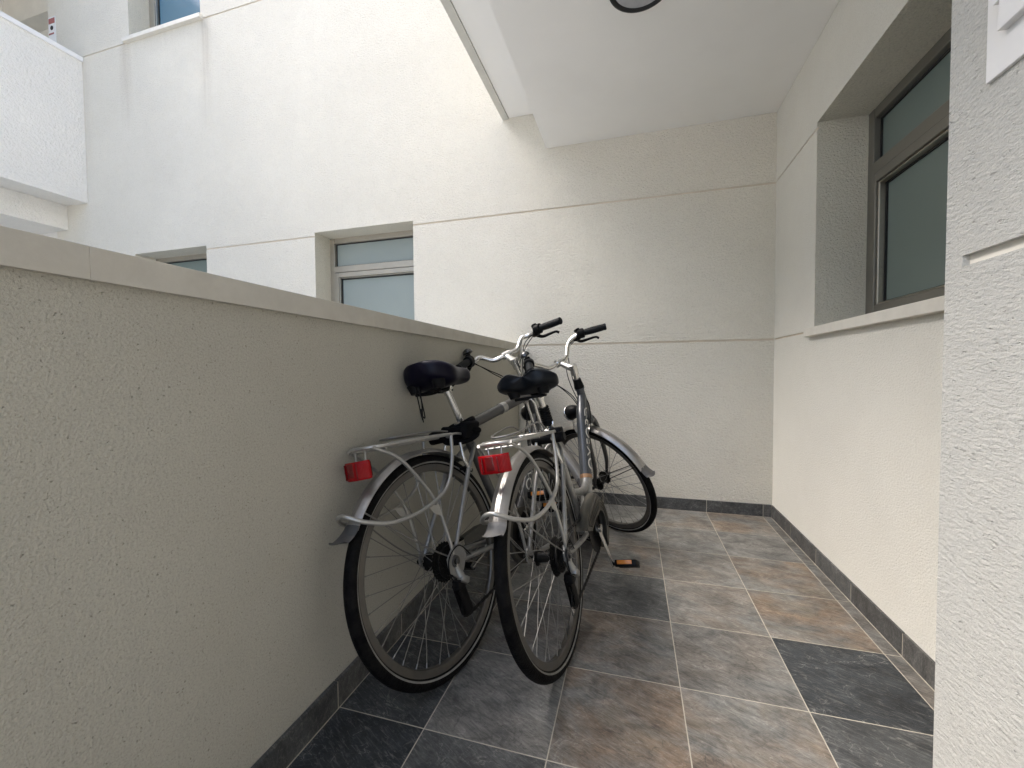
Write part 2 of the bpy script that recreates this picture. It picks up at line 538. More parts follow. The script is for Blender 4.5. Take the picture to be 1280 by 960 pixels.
def empty(name, loc=(0, 0, 0)):
    o = bpy.data.objects.new(name, None)
    o.empty_display_size = 0.1
    o.location = loc
    COL.objects.link(o)
    return o

def tag(o, label=None, cat=None, group=None, kind=None):
    for k, v in (('label', label), ('category', cat), ('group', group), ('kind', kind or 'thing')):
        if v:
            o[k] = v
    return o

# ------------------------------------------------------------------ the place (metres)
XR = 0.8633          # face of the right wall
YB = 3.0025          # face of the back wall
XP = -0.815          # corridor face of the parapet wall
TILE = 0.3373
Z1, Z2, Z3 = 2.118, 1.139, 4.222   # shadow-gap joints in the render
Y_NEAR = -1.8

# ---- ground
def tile_mesh(name, quads, mat, thickness=0.006):
    """each tile a slab with eased edges; 'tile' colour attribute = (rust, dark, seed)"""
    mb = MB()
    vals = []
    for (corners, val) in quads:
        c = [Vector(p) for p in corners]
        nrm = (c[1] - c[0]).cross(c[2] - c[1]).normalized()
        mid = sum(c, Vector()) / 4
        e = 0.0006
        top = []
        for p in c:
            d = (mid - p)
            d1 = (c[(c.index(p) + 1) % 4] - p).normalized()
            d2 = (c[c.index(p) - 1] - p).normalized()
            top.append(p + (d1 + d2) * e)
        low = [p - nrm * 0.0004 for p in c]
        bot = [p - nrm * thickness for p in c]
        fs = [(0, 1, 2, 3)]
        for i in range(4):
            j = (i + 1) % 4
            fs.append((4 + i, 4 + j, j, i))
            fs.append((8 + i, 8 + j, 4 + j, 4 + i))
        mb.add(top + low + bot, fs)
        vals += [val] * 9
    me = bpy.data.meshes.new(name)
    me.from_pydata(mb.v, [], mb.f)
    me.materials.append(mat)
    at = me.attributes.new("tile", 'FLOAT_COLOR', 'FACE')
    at.data.foreach_set('color', [x for v in vals for x in (v[0], v[1], v[2], 1.0)])
    me.update()
    o = bpy.data.objects.new(name, me)
    COL.objects.link(o)
    return o

gap = 0.0015
xlines = [XP + 0.016, -0.5331, -0.2005, 0.1389, 0.4733, 0.8071, 0.8551]
ylines = [YB - 0.008 - TILE * k for k in range(0, 18)]
known = {  # (column, row): (rust, dark)
    (4, 0): (0.85, 0.0), (4, 1): (0.15, 0.05), (4, 2): (1.0, 0.0), (4, 3): (1.1, 0.0), (4, 4): (0.0, 0.95), (4, 5): (0.1, 0.75),
    (3, 0): (0.55, 0.05), (3, 1): (0.25, 0.05), (3, 2): (0.55, 0.0), (3, 3): (0.5, 0.0), (3, 4): (0.35, 0.05), (3, 5): (0.7, 0.0),
    (2, 2): (0.9, 0.1), (2, 3): (0.1, 0.55), (2, 4): (0.8, 0.15), (2, 5): (0.95, 0.0), (2, 6): (0.1, 0.25),
    (1, 4): (0.6, 0.3), (1, 5): (0.12, 0.0), (1, 6): (0.0, 0.55), (0, 5): (0.2, 0.8), (0, 6): (0.1, 0.95), (0, 4): (0.5, 0.6), (0, 3): (0.6, 0.6), (0, 2): (0.3, 0.7), (0, 7): (0.2, 0.8), (0, 8): (0.1, 0.9),
    (5, 0): (0.3, 0.2), (5, 1): (0.3, 0.2), (5, 2): (0.3, 0.15), (5, 3): (0.3, 0.1), (5, 4): (0.4, 0.1)}
rt = random.Random(11)
quads = []
for i in range(len(xlines) - 1):
    for k in range(len(ylines) - 1):
        x0, x1 = xlines[i] + gap, xlines[i + 1] - gap
        y1, y0 = ylines[k] - gap, ylines[k + 1] + gap
        r = rt.random()
        dflt = (0.9 * rt.random(), 0.7 if r < 0.2 else 0.1 * rt.random())
        rd = known.get((i, k), dflt)
        quads.append(([(x0, y0, 0), (x1, y0, 0), (x1, y1, 0), (x0, y1, 0)], (rd[0], rd[1], rt.random())))
floor = tile_mesh("tiled_floor", quads, M['slate'])
tag(floor, "slate look floor tiles in grey, rust and charcoal with pale joints", "floor", kind='structure')
fb = MB()
fb.minmax((XP - 0.02, Y_NEAR, -0.08), (XR + 0.05, YB + 0.05, -0.0005))
o = fb.build("floor_bed", M['joint'], smooth=False)
tag(o, "pale grout bed showing between the floor tiles", "floor", kind='structure')
g = MB()
g.minmax((-60, -60, -0.30), (60, 60, -0.10))
o = g.build("ground", M['courtyard'], smooth=False)
tag(o, "pale paved ground of the courtyard below the parapet", "ground", kind='structure')

# ---- grid wall with openings and shadow gaps
def grid_wall(u0, u1, v0, v1, holes, grooves, to_world, gdepth=0.008):
    """front sheet with recessed strips; holes are (u0,u1,v0,v1,depth); to_world(u,v,d) places it; d is depth into the wall"""
    us = sorted(set([u0, u1] + [h[0] for h in holes] + [h[1] for h in holes] + [x for gr in grooves for x in gr[:2]]))
    vs = sorted(set([v0, v1] + [h[2] for h in holes] + [h[3] for h in holes] + [x for gr in grooves for x in gr[2:4]]))
    us = [u for u in us if u0 - 1e-9 <= u <= u1 + 1e-9]
    vs = [v for v in vs if v0 - 1e-9 <= v <= v1 + 1e-9]
    nu, nv = len(us) - 1, len(vs) - 1
    D = [[0.0] * nv for _ in range(nu)]
    K = [[0] * nv for _ in range(nu)]
    for i in range(nu):
        for j in range(nv):
            cu, cv = (us[i] + us[i + 1]) / 2, (vs[j] + vs[j + 1]) / 2
            for gr in grooves:
                if gr[0] < cu < gr[1] and gr[2] < cv < gr[3]:
                    D[i][j], K[i][j] = gdepth, 1
            for h in holes:
                if h[0] < cu < h[1] and h[2] < cv < h[3]:
                    D[i][j], K[i][j] = h[4], 2
    mb = MB()
    for i in range(nu):
        for j in range(nv):
            a, b, c, d = us[i], us[i + 1], vs[j], vs[j + 1]
            z = D[i][j]
            if K[i][j] != 2:
                mb.mat(1 if K[i][j] == 1 else 0)
                mb.add([to_world(a, c, z), to_world(b, c, z), to_world(b, d, z), to_world(a, d, z)], [(0, 1, 2, 3)])
            if i + 1 < nu and abs(D[i + 1][j] - z) > 1e-6:
                kk = max(K[i][j], K[i + 1][j])
                mb.mat(2 if kk == 2 else 0)
                z2 = D[i + 1][j]
                mb.add([to_world(b, c, z), to_world(b, c, z2), to_world(b, d, z2), to_world(b, d, z)], [(0, 1, 2, 3)])
            if j + 1 < nv and abs(D[i][j + 1] - z) > 1e-6:
                kk = max(K[i][j], K[i][j + 1])
                mb.mat(2 if kk == 2 else 0)
                z2 = D[i][j + 1]
                mb.add([to_world(a, d, z), to_world(b, d, z), to_world(b, d, z2), to_world(a, d, z2)], [(0, 1, 2, 3)])
    return mb

def window_parts(parent, u0, u1, v0, v1, depth, to_world, glass, frame, sill=None, transom=True, handing=1):
    """frame (part) > pane, upper_pane, sash; sill is a part of the wall. Local box helper in (u, v, depth)"""
    def bx(mb, a, b, c, d, e, f):
        vs = [to_world(u, v, z) for u in (a, b) for v in (c, d) for z in (e, f)]
        mb.add(vs, [(0, 1, 3, 2), (4, 6, 7, 5), (0, 4, 5, 1), (2, 3, 7, 6), (0, 2, 6, 4), (1, 5, 7, 3)])
    d = depth
    fr = MB()
    w = 0.045
    bx(fr, u0 - 0.01, u0 + w, v0 - 0.01, v1 + 0.01, d - 0.035, d + 0.05)
    bx(fr, u1 - w, u1 + 0.01, v0 - 0.01, v1 + 0.01, d - 0.035, d + 0.05)
    bx(fr, u0 + w, u1 - w, v1 - w, v1 + 0.01, d - 0.033, d + 0.05)
    bx(fr, u0 + w, u1 - w, v0 - 0.01, v0 + w, d - 0.033, d + 0.05)
    vt = v1 - 0.25
    if transom:
        bx(fr, u0 + w, u1 - w, vt - 0.055, vt, d - 0.037, d + 0.045)
    f = fr.build("window", frame, parent, smooth=False, bevel=0.003)
    # gasket lines
    gk = MB()
    def ring(mb, a, b, c, e, t, z0, z1):
        bx(mb, a, a + t, c, e, z0, z1)
        bx(mb, b - t, b, c, e, z0, z1)
        bx(mb, a + t, b - t, e - t, e, z0, z1)
        bx(mb, a + t, b - t, c, c + t, z0, z1)
    top = (vt - 0.055) if transom else (v1 - w)
    sh = MB()
    s0, s1, t0, t1 = u0 + w + 0.005, u1 - w - 0.005, v0 + w + 0.005, top - 0.006
    ring(sh, s0, s1, t0, t1, 0.040, d - 0.046, d + 0.02)
    bd = MB()
    ring(bd, s0 + 0.0405, s1 - 0.0405, t0 + 0.0405, t1 - 0.0405, 0.009, d - 0.036, d + 0.02)
    bd.build("glazing_bead", M['bead'], f, smooth=False, bevel=0.004)
    sh.build("sash", frame, f, smooth=False, bevel=0.003)
    ring(gk, s0 + 0.0500, s1 - 0.0500, t0 + 0.0500, t1 - 0.0500, 0.007, d - 0.012, d + 0.01)
    if transom:
        ring(gk, u0 + w + 0.0005, u1 - w - 0.0005, vt + 0.0005, v1 - w - 0.0005, 0.008, d - 0.01, d + 0.01)
    gk.build("gasket", M['alu_dark'], f, smooth=False)
    p = MB()
    bx(p, s0 + 0.04, s1 - 0.04, t0 + 0.04, t1 - 0.04, d - 0.004, d + 0.004)
    p.build("pane", glass, f, smooth=False)
    if transom:
        p = MB()
        bx(p, u0 + w - 0.004, u1 - w + 0.004, vt - 0.004, v1 - w + 0.004, d - 0.0035, d + 0.0045)
        p.build("pane", glass, f, smooth=False)
    bk = MB()
    bx(bk, u0 - 0.02, u1 + 0.02, v0 - 0.02, v1 + 0.02, d + 0.06, d + 0.08)
    bk.build("backing", M['alu_dark'], f, smooth=False)
    return f

# ---- back wall of the house (X across, Z up, depth = +Y)
house = empty("house_wall", (-2.5, YB, 0))
tag(house, "tall cream rendered house wall at the far end, with three windows and shadow gap joints", "wall")
HM = Matrix.Translation((2.5, -YB, 0))
tw_back = lambda u, v, d: Vector((u, YB + d, v))
XL = -5.97
holes = [(-2.625, -1.680, 1.15, 2.152, 0.225), (-4.800, -3.855, 1.15, 2.152, 0.225), (-4.775, -3.842, 4.25, 5.35, 0.225)]
gh = 0.0065
grooves = [(XL, XR, Z1 - gh, Z1 + gh), (XL, XR, Z2 - gh, Z2 + gh), (XL, XR, Z3 - gh, Z3 + gh)]
wall = grid_wall(XL, XR + 0.25, 0.0, 6.4, holes, grooves, tw_back)
wall.mat(2).add([(XL, YB, 0), (XL, YB + 0.30, 0), (XL, YB + 0.30, 6.4), (XL, YB, 6.4)], [(0, 1, 2, 3)])
wall.mat(0).add([(XL, YB, 6.4), (XL, YB + 0.3, 6.4), (XR + .25, YB + 0.3, 6.4), (XR + .25, YB, 6.4)], [(0, 1, 2, 3)])
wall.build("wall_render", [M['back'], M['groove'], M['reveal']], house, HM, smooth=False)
def house_window(h, glass, transom=True):
    f = window_parts(house, h[0], h[1], h[2], h[3], h[4], tw_back, glass, M['alu'], transom=transom)
    f.matrix_local = HM
    return f
house_window(holes[0], M['glass'])
house_window(holes[1], M['glass_dim'])
house_window(holes[2], M['glass_sky'], False)
for h, out in ((holes[0], 0.02), (holes[1], 0.02), (holes[2], 0.035)):
    sb = MB()
    sb.minmax((h[0] - 0.05, YB - out, h[2] - 0.034), (h[1] + 0.03, YB + h[4] - 0.04, h[2] + 0.004))
    sb.build("window_sill", M['sill'], house, HM, smooth=False, bevel=0.003)
# smooth strip beside the parapet end
sb = MB()
sb.minmax((-0.803, YB - 0.012, 0.0), (-0.744, YB + 0.01, 1.118))
sb.build("corner_strip", M['smooth'], house, HM, smooth=False, bevel=0.003)

def skirting(segments, parent, matrix, name="skirting"):
    rs = random.Random(5)
    qs = []
    for (p, q, nrm, step, first) in segments:
        p, q, nrm = Vector(p), Vector(q), Vector(nrm)
        ln = (q - p).length
        d = (q - p).normalized()
        t = 0.0
        cuts = [0.0, first]
        while cuts[-1] + step < ln - 0.03:
            cuts.append(cuts[-1] + step)
        if ln - cuts[-1] > 0.001:
            cuts.append(ln)
        for a, b in zip(cuts[:-1], cuts[1:]):
            A, B = p + d * (a + 0.0018), p + d * (b - 0.0018)
            H = 0.078
            val = (0.45 * rs.random(), 0.30 + 0.35 * rs.random(), rs.random())
            # front face of the slab
            c = [A, B, B + Vector((0, 0, H)), A + Vector((0, 0, H))]
            if (c[1] - c[0]).cross(c[2] - c[1]).dot(nrm) < 0:
                c = [B, A, A + Vector((0, 0, H)), B + Vector((0, 0, H))]
            qs.append((c, val))
            # top edge
            t4 = [c[3], c[2], c[2] - nrm * 0.012, c[3] - nrm * 0.012]
            qs.append(([t4[0] + Vector((0, 0, -1e-4)), t4[1] + Vector((0, 0, -1e-4)), t4[2], t4[3]], val))
    o = tile_mesh(name, qs, M['skirt'], 0.007)
    o.parent = parent
    o.matrix_local = matrix
    return o
def skirting_bed(a, b, parent, matrix):
    mb = MB()
    mb.minmax(a, b)
    o = mb.build("skirting_joint", M['joint'], parent, matrix, smooth=False)
skirting([((0.8071 + 0.002, YB - 0.010, 0.002), (-0.79, YB - 0.010, 0.002), (0, -1, 0), TILE, 0.3338),
          ((0.8551, YB - 0.010, 0.002), (0.8085, YB - 0.010, 0.002), (0, -1, 0), 1.0, 0.0466)], house, HM)
skirting_bed((-0.79, YB - 0.0096, 0.0), (0.853, YB + 0.002, 0.0775), house, HM)

# ---- right wall (Y along, Z up, depth = +X)
side = empty("side_wall", (XR, 1.9, 0))
tag(side, "cream rendered side wall on the right with one deep set frosted window", "wall")
SM = Matrix.Translation((-XR, -1.9, 0))
tw_right = lambda u, v, d: Vector((XR + d, u, v))
rh = (1.40, 2.400, 1.15, 2.150, 0.245)
gt = 0.005
wall = grid_wall(Y_NEAR, YB, 0.0, 6.4, [rh], [(2.40, YB, Z1 + 0.004 - gt, Z1 + 0.004 + gt), (2.44, YB, Z2 - gt, Z2 + gt)], tw_right, 0.006)
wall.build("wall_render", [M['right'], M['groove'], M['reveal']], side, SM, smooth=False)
f = window_parts(side, rh[0], rh[1], rh[2], rh[3], rh[4], tw_right, M['glass_dim'], M['alu_warm'])
f.matrix_local = SM
sb = MB()
sb.minmax((XR - 0.028, rh[0] - 0.05, 1.112), (XR + rh[4] - 0.036, rh[1] + 0.055, 1.154))
sb.build("window_sill", M['sill'], side, SM, smooth=False, bevel=0.003)
skirting([((0.8551, YB - 0.010, 0.002), (0.8551, Y_NEAR, 0.002), (-1, 0, 0), TILE, TILE - 0.002)], side, SM)
skirting_bed((0.8555, Y_NEAR, 0.0), (XR + 0.003, YB - 0.0105, 0.0775), side, SM)

# ---- near pier on the right, with its joint that stops short of the corner
pier = empty("corner_pier", (0.56, 0.2, 0))
tag(pier, "rough white rendered pier standing close by at the right edge", "wall")
PM = Matrix.Translation((-0.56, -0.2, 0))
PX, PY = 0.5575, 0.972
tw_pier = lambda u, v, d: Vector((PX + d, u, v))
pw = grid_wall(Y_NEAR, PY, 0.0, 2.56, [], [(Y_NEAR, 0.930, Z2 - 0.0095, Z2 + 0.0095)], tw_pier, 0.010)
pw.mat(0).add([(PX, PY, 0), (XR, PY, 0), (XR, PY, 2.56), (PX, PY, 2.56)], [(0, 1, 2, 3)])
pw.build("pier_render", [M['pier'], M['smooth']], pier, PM, smooth=False)

# white plate with raised figure on the pier
plate = empty("wall_plate", (PX, 0.8, 1.5))
tag(plate, "white plate with raised figures and a peg on the right hand pier", "sign")
TM = Matrix.Translation((-PX, -0.8, -1.5))
mb = MB()
mb.minmax((PX - 0.006, 0.52, 1.412), (PX + 0.001, 0.881, 1.78))
mb.build("plate", M['white'], plate, TM, smooth=False, bevel=0.0015)
mb = MB()
mb.tube([(PX - 0.004, 0.845, 1.522), (PX - 0.020, 0.845, 1.522)], 0.0085, 16)
mb.build("peg", M['white'], plate, TM)
mb = MB()
yz = [(0.843, 1.470), (0.60, 1.470), (0.60, 1.50), (0.812, 1.515), (0.828, 1.58), (0.838, 1.58)]
n = len(yz)
vs = [(PX - 0.0055, y, z) for y, z in yz] + [(PX - 0.018, y, z) for y, z in yz]
mb.add(vs, [tuple(range(n)), tuple(range(2 * n - 1, n - 1, -1))] + [(i, (i + 1) % n, n + (i + 1) % n, n + i) for i in range(n)])
mb.build("figure", M['white'], plate, TM, smooth=False, bevel=0.0015)

# ---- parapet wall on the left
par = empty("parapet_wall", (XP, 0.2, 0))
tag(par, "low pitted grey cream parapet wall on the left with a flat stone coping", "wall")
RM = Matrix.Translation((-XP, -0.2, 0))
PT = 0.20
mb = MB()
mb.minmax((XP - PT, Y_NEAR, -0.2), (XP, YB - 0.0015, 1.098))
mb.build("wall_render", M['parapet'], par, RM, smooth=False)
# coping slabs with open joints
joints = [Y_NEAR, -0.60, 0.441, 1.182, 2.2, YB - 0.002]
mb = MB()
for a, b in zip(joints[:-1], joints[1:]):
    mb.minmax((XP - PT - 0.014, a + 0.0001, 1.098), (XP + 0.012, b - 0.0001, 1.150))
mb.build("coping", M['coping'], par, RM, smooth=False, bevel=0.0008)
skirting([((XP + 0.0165, YB - 0.012, 0.002), (XP + 0.0165, Y_NEAR, 0.002), (1, 0, 0), TILE, TILE + 0.002)], par, RM)
skirting_bed((XP - 0.003, Y_NEAR, 0.0), (XP + 0.0161, YB - 0.0125, 0.0775), par, RM)

# ---- porch ceiling and the balcony slab above it
ceil = MB()
ceil.minmax((-0.598, -0.35, 2.550), (XR - 0.0015, YB - 0.0015, 2.806))
o = ceil.build("porch_ceiling", M['ceiling'], smooth=False)
tag(o, "smooth pale suspended ceiling panel over the corridor", "ceiling")
bal = empty("balcony_slab", (-0.75, 0.2, 2.81))
tag(bal, "projecting balcony slab edge above and left of the porch ceiling", "slab")
BM = Matrix.Translation((0.75, -0.2, -2.81))
mb = MB()
mb.minmax((-0.876, -0.35, 2.812), (XR - 0.0015, YB - 0.0017, 3.10))
mb.build("slab", M['ceiling'], bal, BM, smooth=False)
mb = MB()
mb.minmax((-0.925, -0.35, 2.804), (-0.879, YB - 0.0017, 3.10))
mb.build("drip_edge", M['drip'], bal, BM, smooth=False)
mb = MB()
mb.minmax((-0.923, -0.35, 3.102), (-0.75, YB - 0.0017, 4.15))
mb.build("balcony_parapet", M['right'], bal, BM, smooth=False)

# round ceiling light
lamp = empty("ceiling_light", (0.03, 1.862, 2.55))
tag(lamp, "round recessed ceiling light with a dark ring and grey diffuser", "lamp")
mb = MB()
mb.revolve([(0.108, 0.0), (0.114, -0.005), (0.122, -0.008), (0.130, -0.005), (0.133, 0.002), (0.108, 0.002)], 64, 'z')
mb.build("ring", M['alu_dark'], lamp)
mb = MB()
mb.revolve([(0.0005, -0.001), (0.109, -0.001), (0.109, 0.002), (0.0005, 0.002)], 64, 'z')
mb.build("diffuser", plain("grey_diffuser", (0.42, 0.42, 0.43), 0.4), lamp)

# ---- wing across the courtyard, with a balcony
wing = empty("balcony_wing", (-6.2, 1.0, 0))
tag(wing, "white rendered wing across the courtyard with a solid balcony front and metal rail cap", "building")
WM = Matrix.Translation((6.2, -1.0, 0))
M['wing'] = stucco("white_wing_render", (0.84, 0.82, 0.77), 45, 0.008, 0.8, 0.0, (1, 1, 1), 0.04)
mb = MB()
mb.minmax((-5.66, -5.0, 2.735), (-5.463, YB - 0.0015, 4.170))
mb.build("balcony_front", M['wing'], wing, WM, smooth=False)
mb = MB()
mb.minmax((-5.70, -5.0, 4.170), (-5.445, YB - 0.0015, 4.215))
mb.build("rail_cap", M['white'], wing, WM, smooth=False, bevel=0.003)
mb = MB()
mb.minmax((-7.4, -5.0, 2.745), (-5.665, YB - 0.0017, 2.98))
mb.build("balcony_floor", M['wing'], wing, WM, smooth=False)
mb = MB()
mb.minmax((-7.4, -5.0, 2.49), (-5.785, YB - 0.0019, 2.743))
mb.build("beam", M['wing'], wing, WM, smooth=False)
mb = MB()
mb.minmax((-7.40, YB + 0.003, 0.0), (-5.972, YB + 0.298, 2.744))
mb.build("lower_wall", M['wing'], wing, WM, smooth=False)
mb = MB()
mb.minmax((-7.6, -5.0, 0.0), (-7.402, 6.0, 6.0))
mb.build("rear_wall", M['wing'], wing, WM, smooth=False)
mb = MB()
mb.minmax((-7.40, YB + 0.47, 2.99), (-5.0, YB + 0.60, 5.60))
mb.build("recess_wall", M['wing'], wing, WM, smooth=False)
mb = MB()
mb.minmax((-7.40, YB + 0.302, 5.20), (-5.0, YB + 0.468, 5.60))
mb.build("recess_beam", M['smooth'], wing, WM, smooth=False)
mb = MB()
mb.minmax((-7.40, -5.0, 5.602), (-5.55, YB + 0.60, 5.85))
mb.build("roof_slab", M['wing'], wing, WM, smooth=False)

# small notice on the house wall above the rail cap
no = empty("wall_notice", (-5.905, YB, 4.56))
tag(no, "small white notice with a red heading and black dot beside the balcony", "sign")
mb = MB()
mb.minmax((-0.055, -0.006, -0.17), (0.055, -0.001, 0.17))
mb.build("notice_board", M['white'], no, smooth=False)
mb = MB()
mb.minmax((-0.048, -0.0075, 0.10), (0.048, -0.0062, 0.155))
M['faded_red'] = plain("faded_red", (0.35, 0.12, 0.11), 0.6)
mb.build("red_heading", M['faded_red'], no, smooth=False)
for a, b in (((-0.048, -0.0075, -0.012), (0.03, -0.0062, 0.004)), ((-0.02, -0.0075, -0.15), (0.048, -0.0062, -0.125))):
    mb = MB()
    mb.minmax(a, b)
    mb.build("red_line", M['faded_red'], no, smooth=False)
mb = MB()
mb.cyl((0.0, -0.0063, 0.055), (0.0, -0.009, 0.055), 0.022, 20)
mb.build("dot", M['alu_dark'], no)

# ------------------------------------------------------------------ bicycles
R = 0.345
WB = 1.1042
HA = rad(68.56)
A0 = Vector((WB - 0.05 * math.sin(HA), 0, R - 0.05 * math.cos(HA)))
AX = Vector((-math.cos(HA), 0, math.sin(HA)))
def axis_at(z):
    return A0 + AX * ((z - A0.z) / AX.z)

def make_wheel(root, name, matrix, cassette, hub_r, mats_tag):
    # rim is the part, everything that turns with it hangs under it
    rim = MB()
    rim.revolve([(0.289, -0.006), (0.292, -0.0105), (0.303, -0.012), (0.3125, -0.012), (0.3125, 0.012), (0.303, 0.012), (0.292, 0.0105), (0.289, 0.006)], 96, 'y')
    w = rim.build("wheel", M['rim'], root, matrix, angle=25)
    ty = MB()
    prof, pm = [], []
    nseg = 22
    rc, rt_ = 0.3262, 0.0188
    for k in range(nseg):
        a = 2 * math.pi * (k + 0.5) / nseg
        prof.append((rc + rt_ * math.cos(a), rt_ * math.sin(a)))
    for k in range(nseg):
        a = 2 * math.pi * (k + 1.0) / nseg
        deg = math.degrees(a) % 360
        pm.append(1 if (106 < deg < 124 or 236 < deg < 254) else 0)
    ty.revolve(prof, 120, 'y', mats=pm)
    ty.build("tyre", [M['tyre'], M['stripe']], w)
    hb = MB()
    hb.revolve([(0.008, -0.045), (hub_r * 1.5, -0.036), (hub_r * 1.5, -0.031), (hub_r, -0.027), (hub_r * 0.9, 0.0), (hub_r, 0.027), (hub_r * 1.5, 0.031), (hub_r * 1.5, 0.036), (0.008, 0.045)], 32, 'y', close_profile=False)
    hb.cyl((0, -0.075, 0), (0, 0.075, 0), 0.005, 12)
    hb.cyl((0, -0.082, 0), (0, -0.070, 0), 0.009, 6)
    hb.cyl((0, 0.082, 0), (0, 0.070, 0), 0.009, 6)
    hb.build("hub", M['iron'], w)
    # 36 spokes, laced tangentially from alternate flanges
    sp = {}
    for side in (-1, 1):
        for lean in (-1, 1):
            b = MB()
            fa = lean * rad(62)
            fr = hub_r * 1.4
            b.tube([(fr * math.cos(fa), side * 0.033, fr * math.sin(fa)), (0.276, side * 0.004, 0)], 0.00125, 5)
            b.tube([(0.276, side * 0.004, 0), (0.2895, side * 0.0025, 0)], 0.0022, 6)
            sp[(side, lean)] = b
    protos = {}
    for i in range(36):
        side = 1 if i % 2 else -1
        lean = 1 if (i // 2) % 2 else -1
        key = (side, lean)
        mt = Matrix.Rotation(-2 * math.pi * i / 36, 4, 'Y')
        if key not in protos:
            protos[key] = sp[key].build("spoke", M['steel'], w, mt)
        else:
            c = protos[key].copy()
            COL.objects.link(c)
            c.parent = w
            c.matrix_local = mt
    if cassette:
        cs = MB()
        for k in range(7):
            rr = 0.060 - 0.0055 * k
            y = -0.034 - 0.0042 * k
            n = int(rr * 2 * math.pi / 0.0127)
            pts = []
            for t in range(n * 2):
                a = math.pi * t / n
                q = rr + (0.0022 if t % 2 else -0.0022)
                pts.append((q * math.cos(a), q * math.sin(a)))
            cs.prism(pts, y - 0.0009, y + 0.0009)
        cs.cyl((0, -0.030, 0), (0, -0.063, 0), 0.020, 20)
        cs.build("cassette", M['iron'], w, smooth=False)
    return w

def arc_points(r, a0, a1, n, cx=0.0, cz=R):
    return [(cx + r * math.cos(a0 + (a1 - a0) * i / n), cz + r * math.sin(a0 + (a1 - a0) * i / n)) for i in range(n + 1)]

def mudguard(r, a0, a1, cx, cz, width=0.056, crown=0.012, n=40):
    """curved sheet with a raised centre ridge, 1.2 mm thick"""
    mb = MB()
    ys = np.linspace(-width / 2, width / 2, 13)
    ring = []
    for t in ys:
        k = abs(t) / (width / 2)
        ring.append((t, crown * (1 - k ** 2.2) + (0.0018 if 0.15 < k < 0.40 else 0.0)))
    top = [(y, d) for y, d in ring] + [(y, d - 0.0014) for y, d in reversed(ring)]
    vs, fs = [], []
    m = len(top)
    for i in range(n + 1):
        a = a0 + (a1 - a0) * i / n
        for (y, d) in top:
            rr = r + d
            vs.append((cx + rr * math.cos(a), y, cz + rr * math.sin(a)))
    for i in range(n):
        for k in range(m):
            k2 = (k + 1) % m
            fs.append((i * m + k, i * m + k2, (i + 1) * m + k2, (i + 1) * m + k))
    fs.append(tuple(range(m)))
    fs.append(tuple(reversed([n * m + k for k in range(m)])))
    mb.add(vs, fs)
    return mb

def flap(mb, r, a, cx, cz, length, tilt, w0=0.05, w1=0.062):
    """rubber flap that carries on from the end of a mudguard"""
    vs, fs = [], []
    p0 = Vector((cx + r * math.cos(a), 0, cz + r * math.sin(a)))
    tang = Vector((-math.sin(a), 0, math.cos(a)))
    out = Vector((math.cos(a), 0, math.sin(a)))
    rows = 6
    cols = 9
    for t in range(2):
        for i in range(rows + 1):
            s = i / rows
            w = w0 + (w1 - w0) * s
            for k in range(cols):
                y = (k / (cols - 1) - 0.5) * w
                kk = abs(k / (cols - 1) - 0.5) * 2
                d = 0.013 * (1 - kk ** 2) + tilt * s * s - t * 0.002
                ext = length * s * (1.0 if s < 0.99 else 1 - 0.18 * kk ** 2)
                vs.append(p0 + tang * (-0.012 + ext) + out * d + Vector((0, y, 0)))
    nn = (rows + 1) * cols
    for t in range(2):
        for i in range(rows):
            for k in range(cols - 1):
                a_, b_ = t * nn + i * cols + k, t * nn + i * cols + k + 1
                fs.append((a_, b_, b_ + cols, a_ + cols))
    for i in range(rows):
        for k in (0, cols - 1):
            a_ = i * cols + k
            fs.append((a_, a_ + cols, nn + a_ + cols, nn + a_))
    for i in (0, rows):
        for k in range(cols - 1):
            a_ = i * cols + k
            fs.append((a_, a_ + 1, nn + a_ + 1, nn + a_))
    mb.add(vs, fs)
    return mb

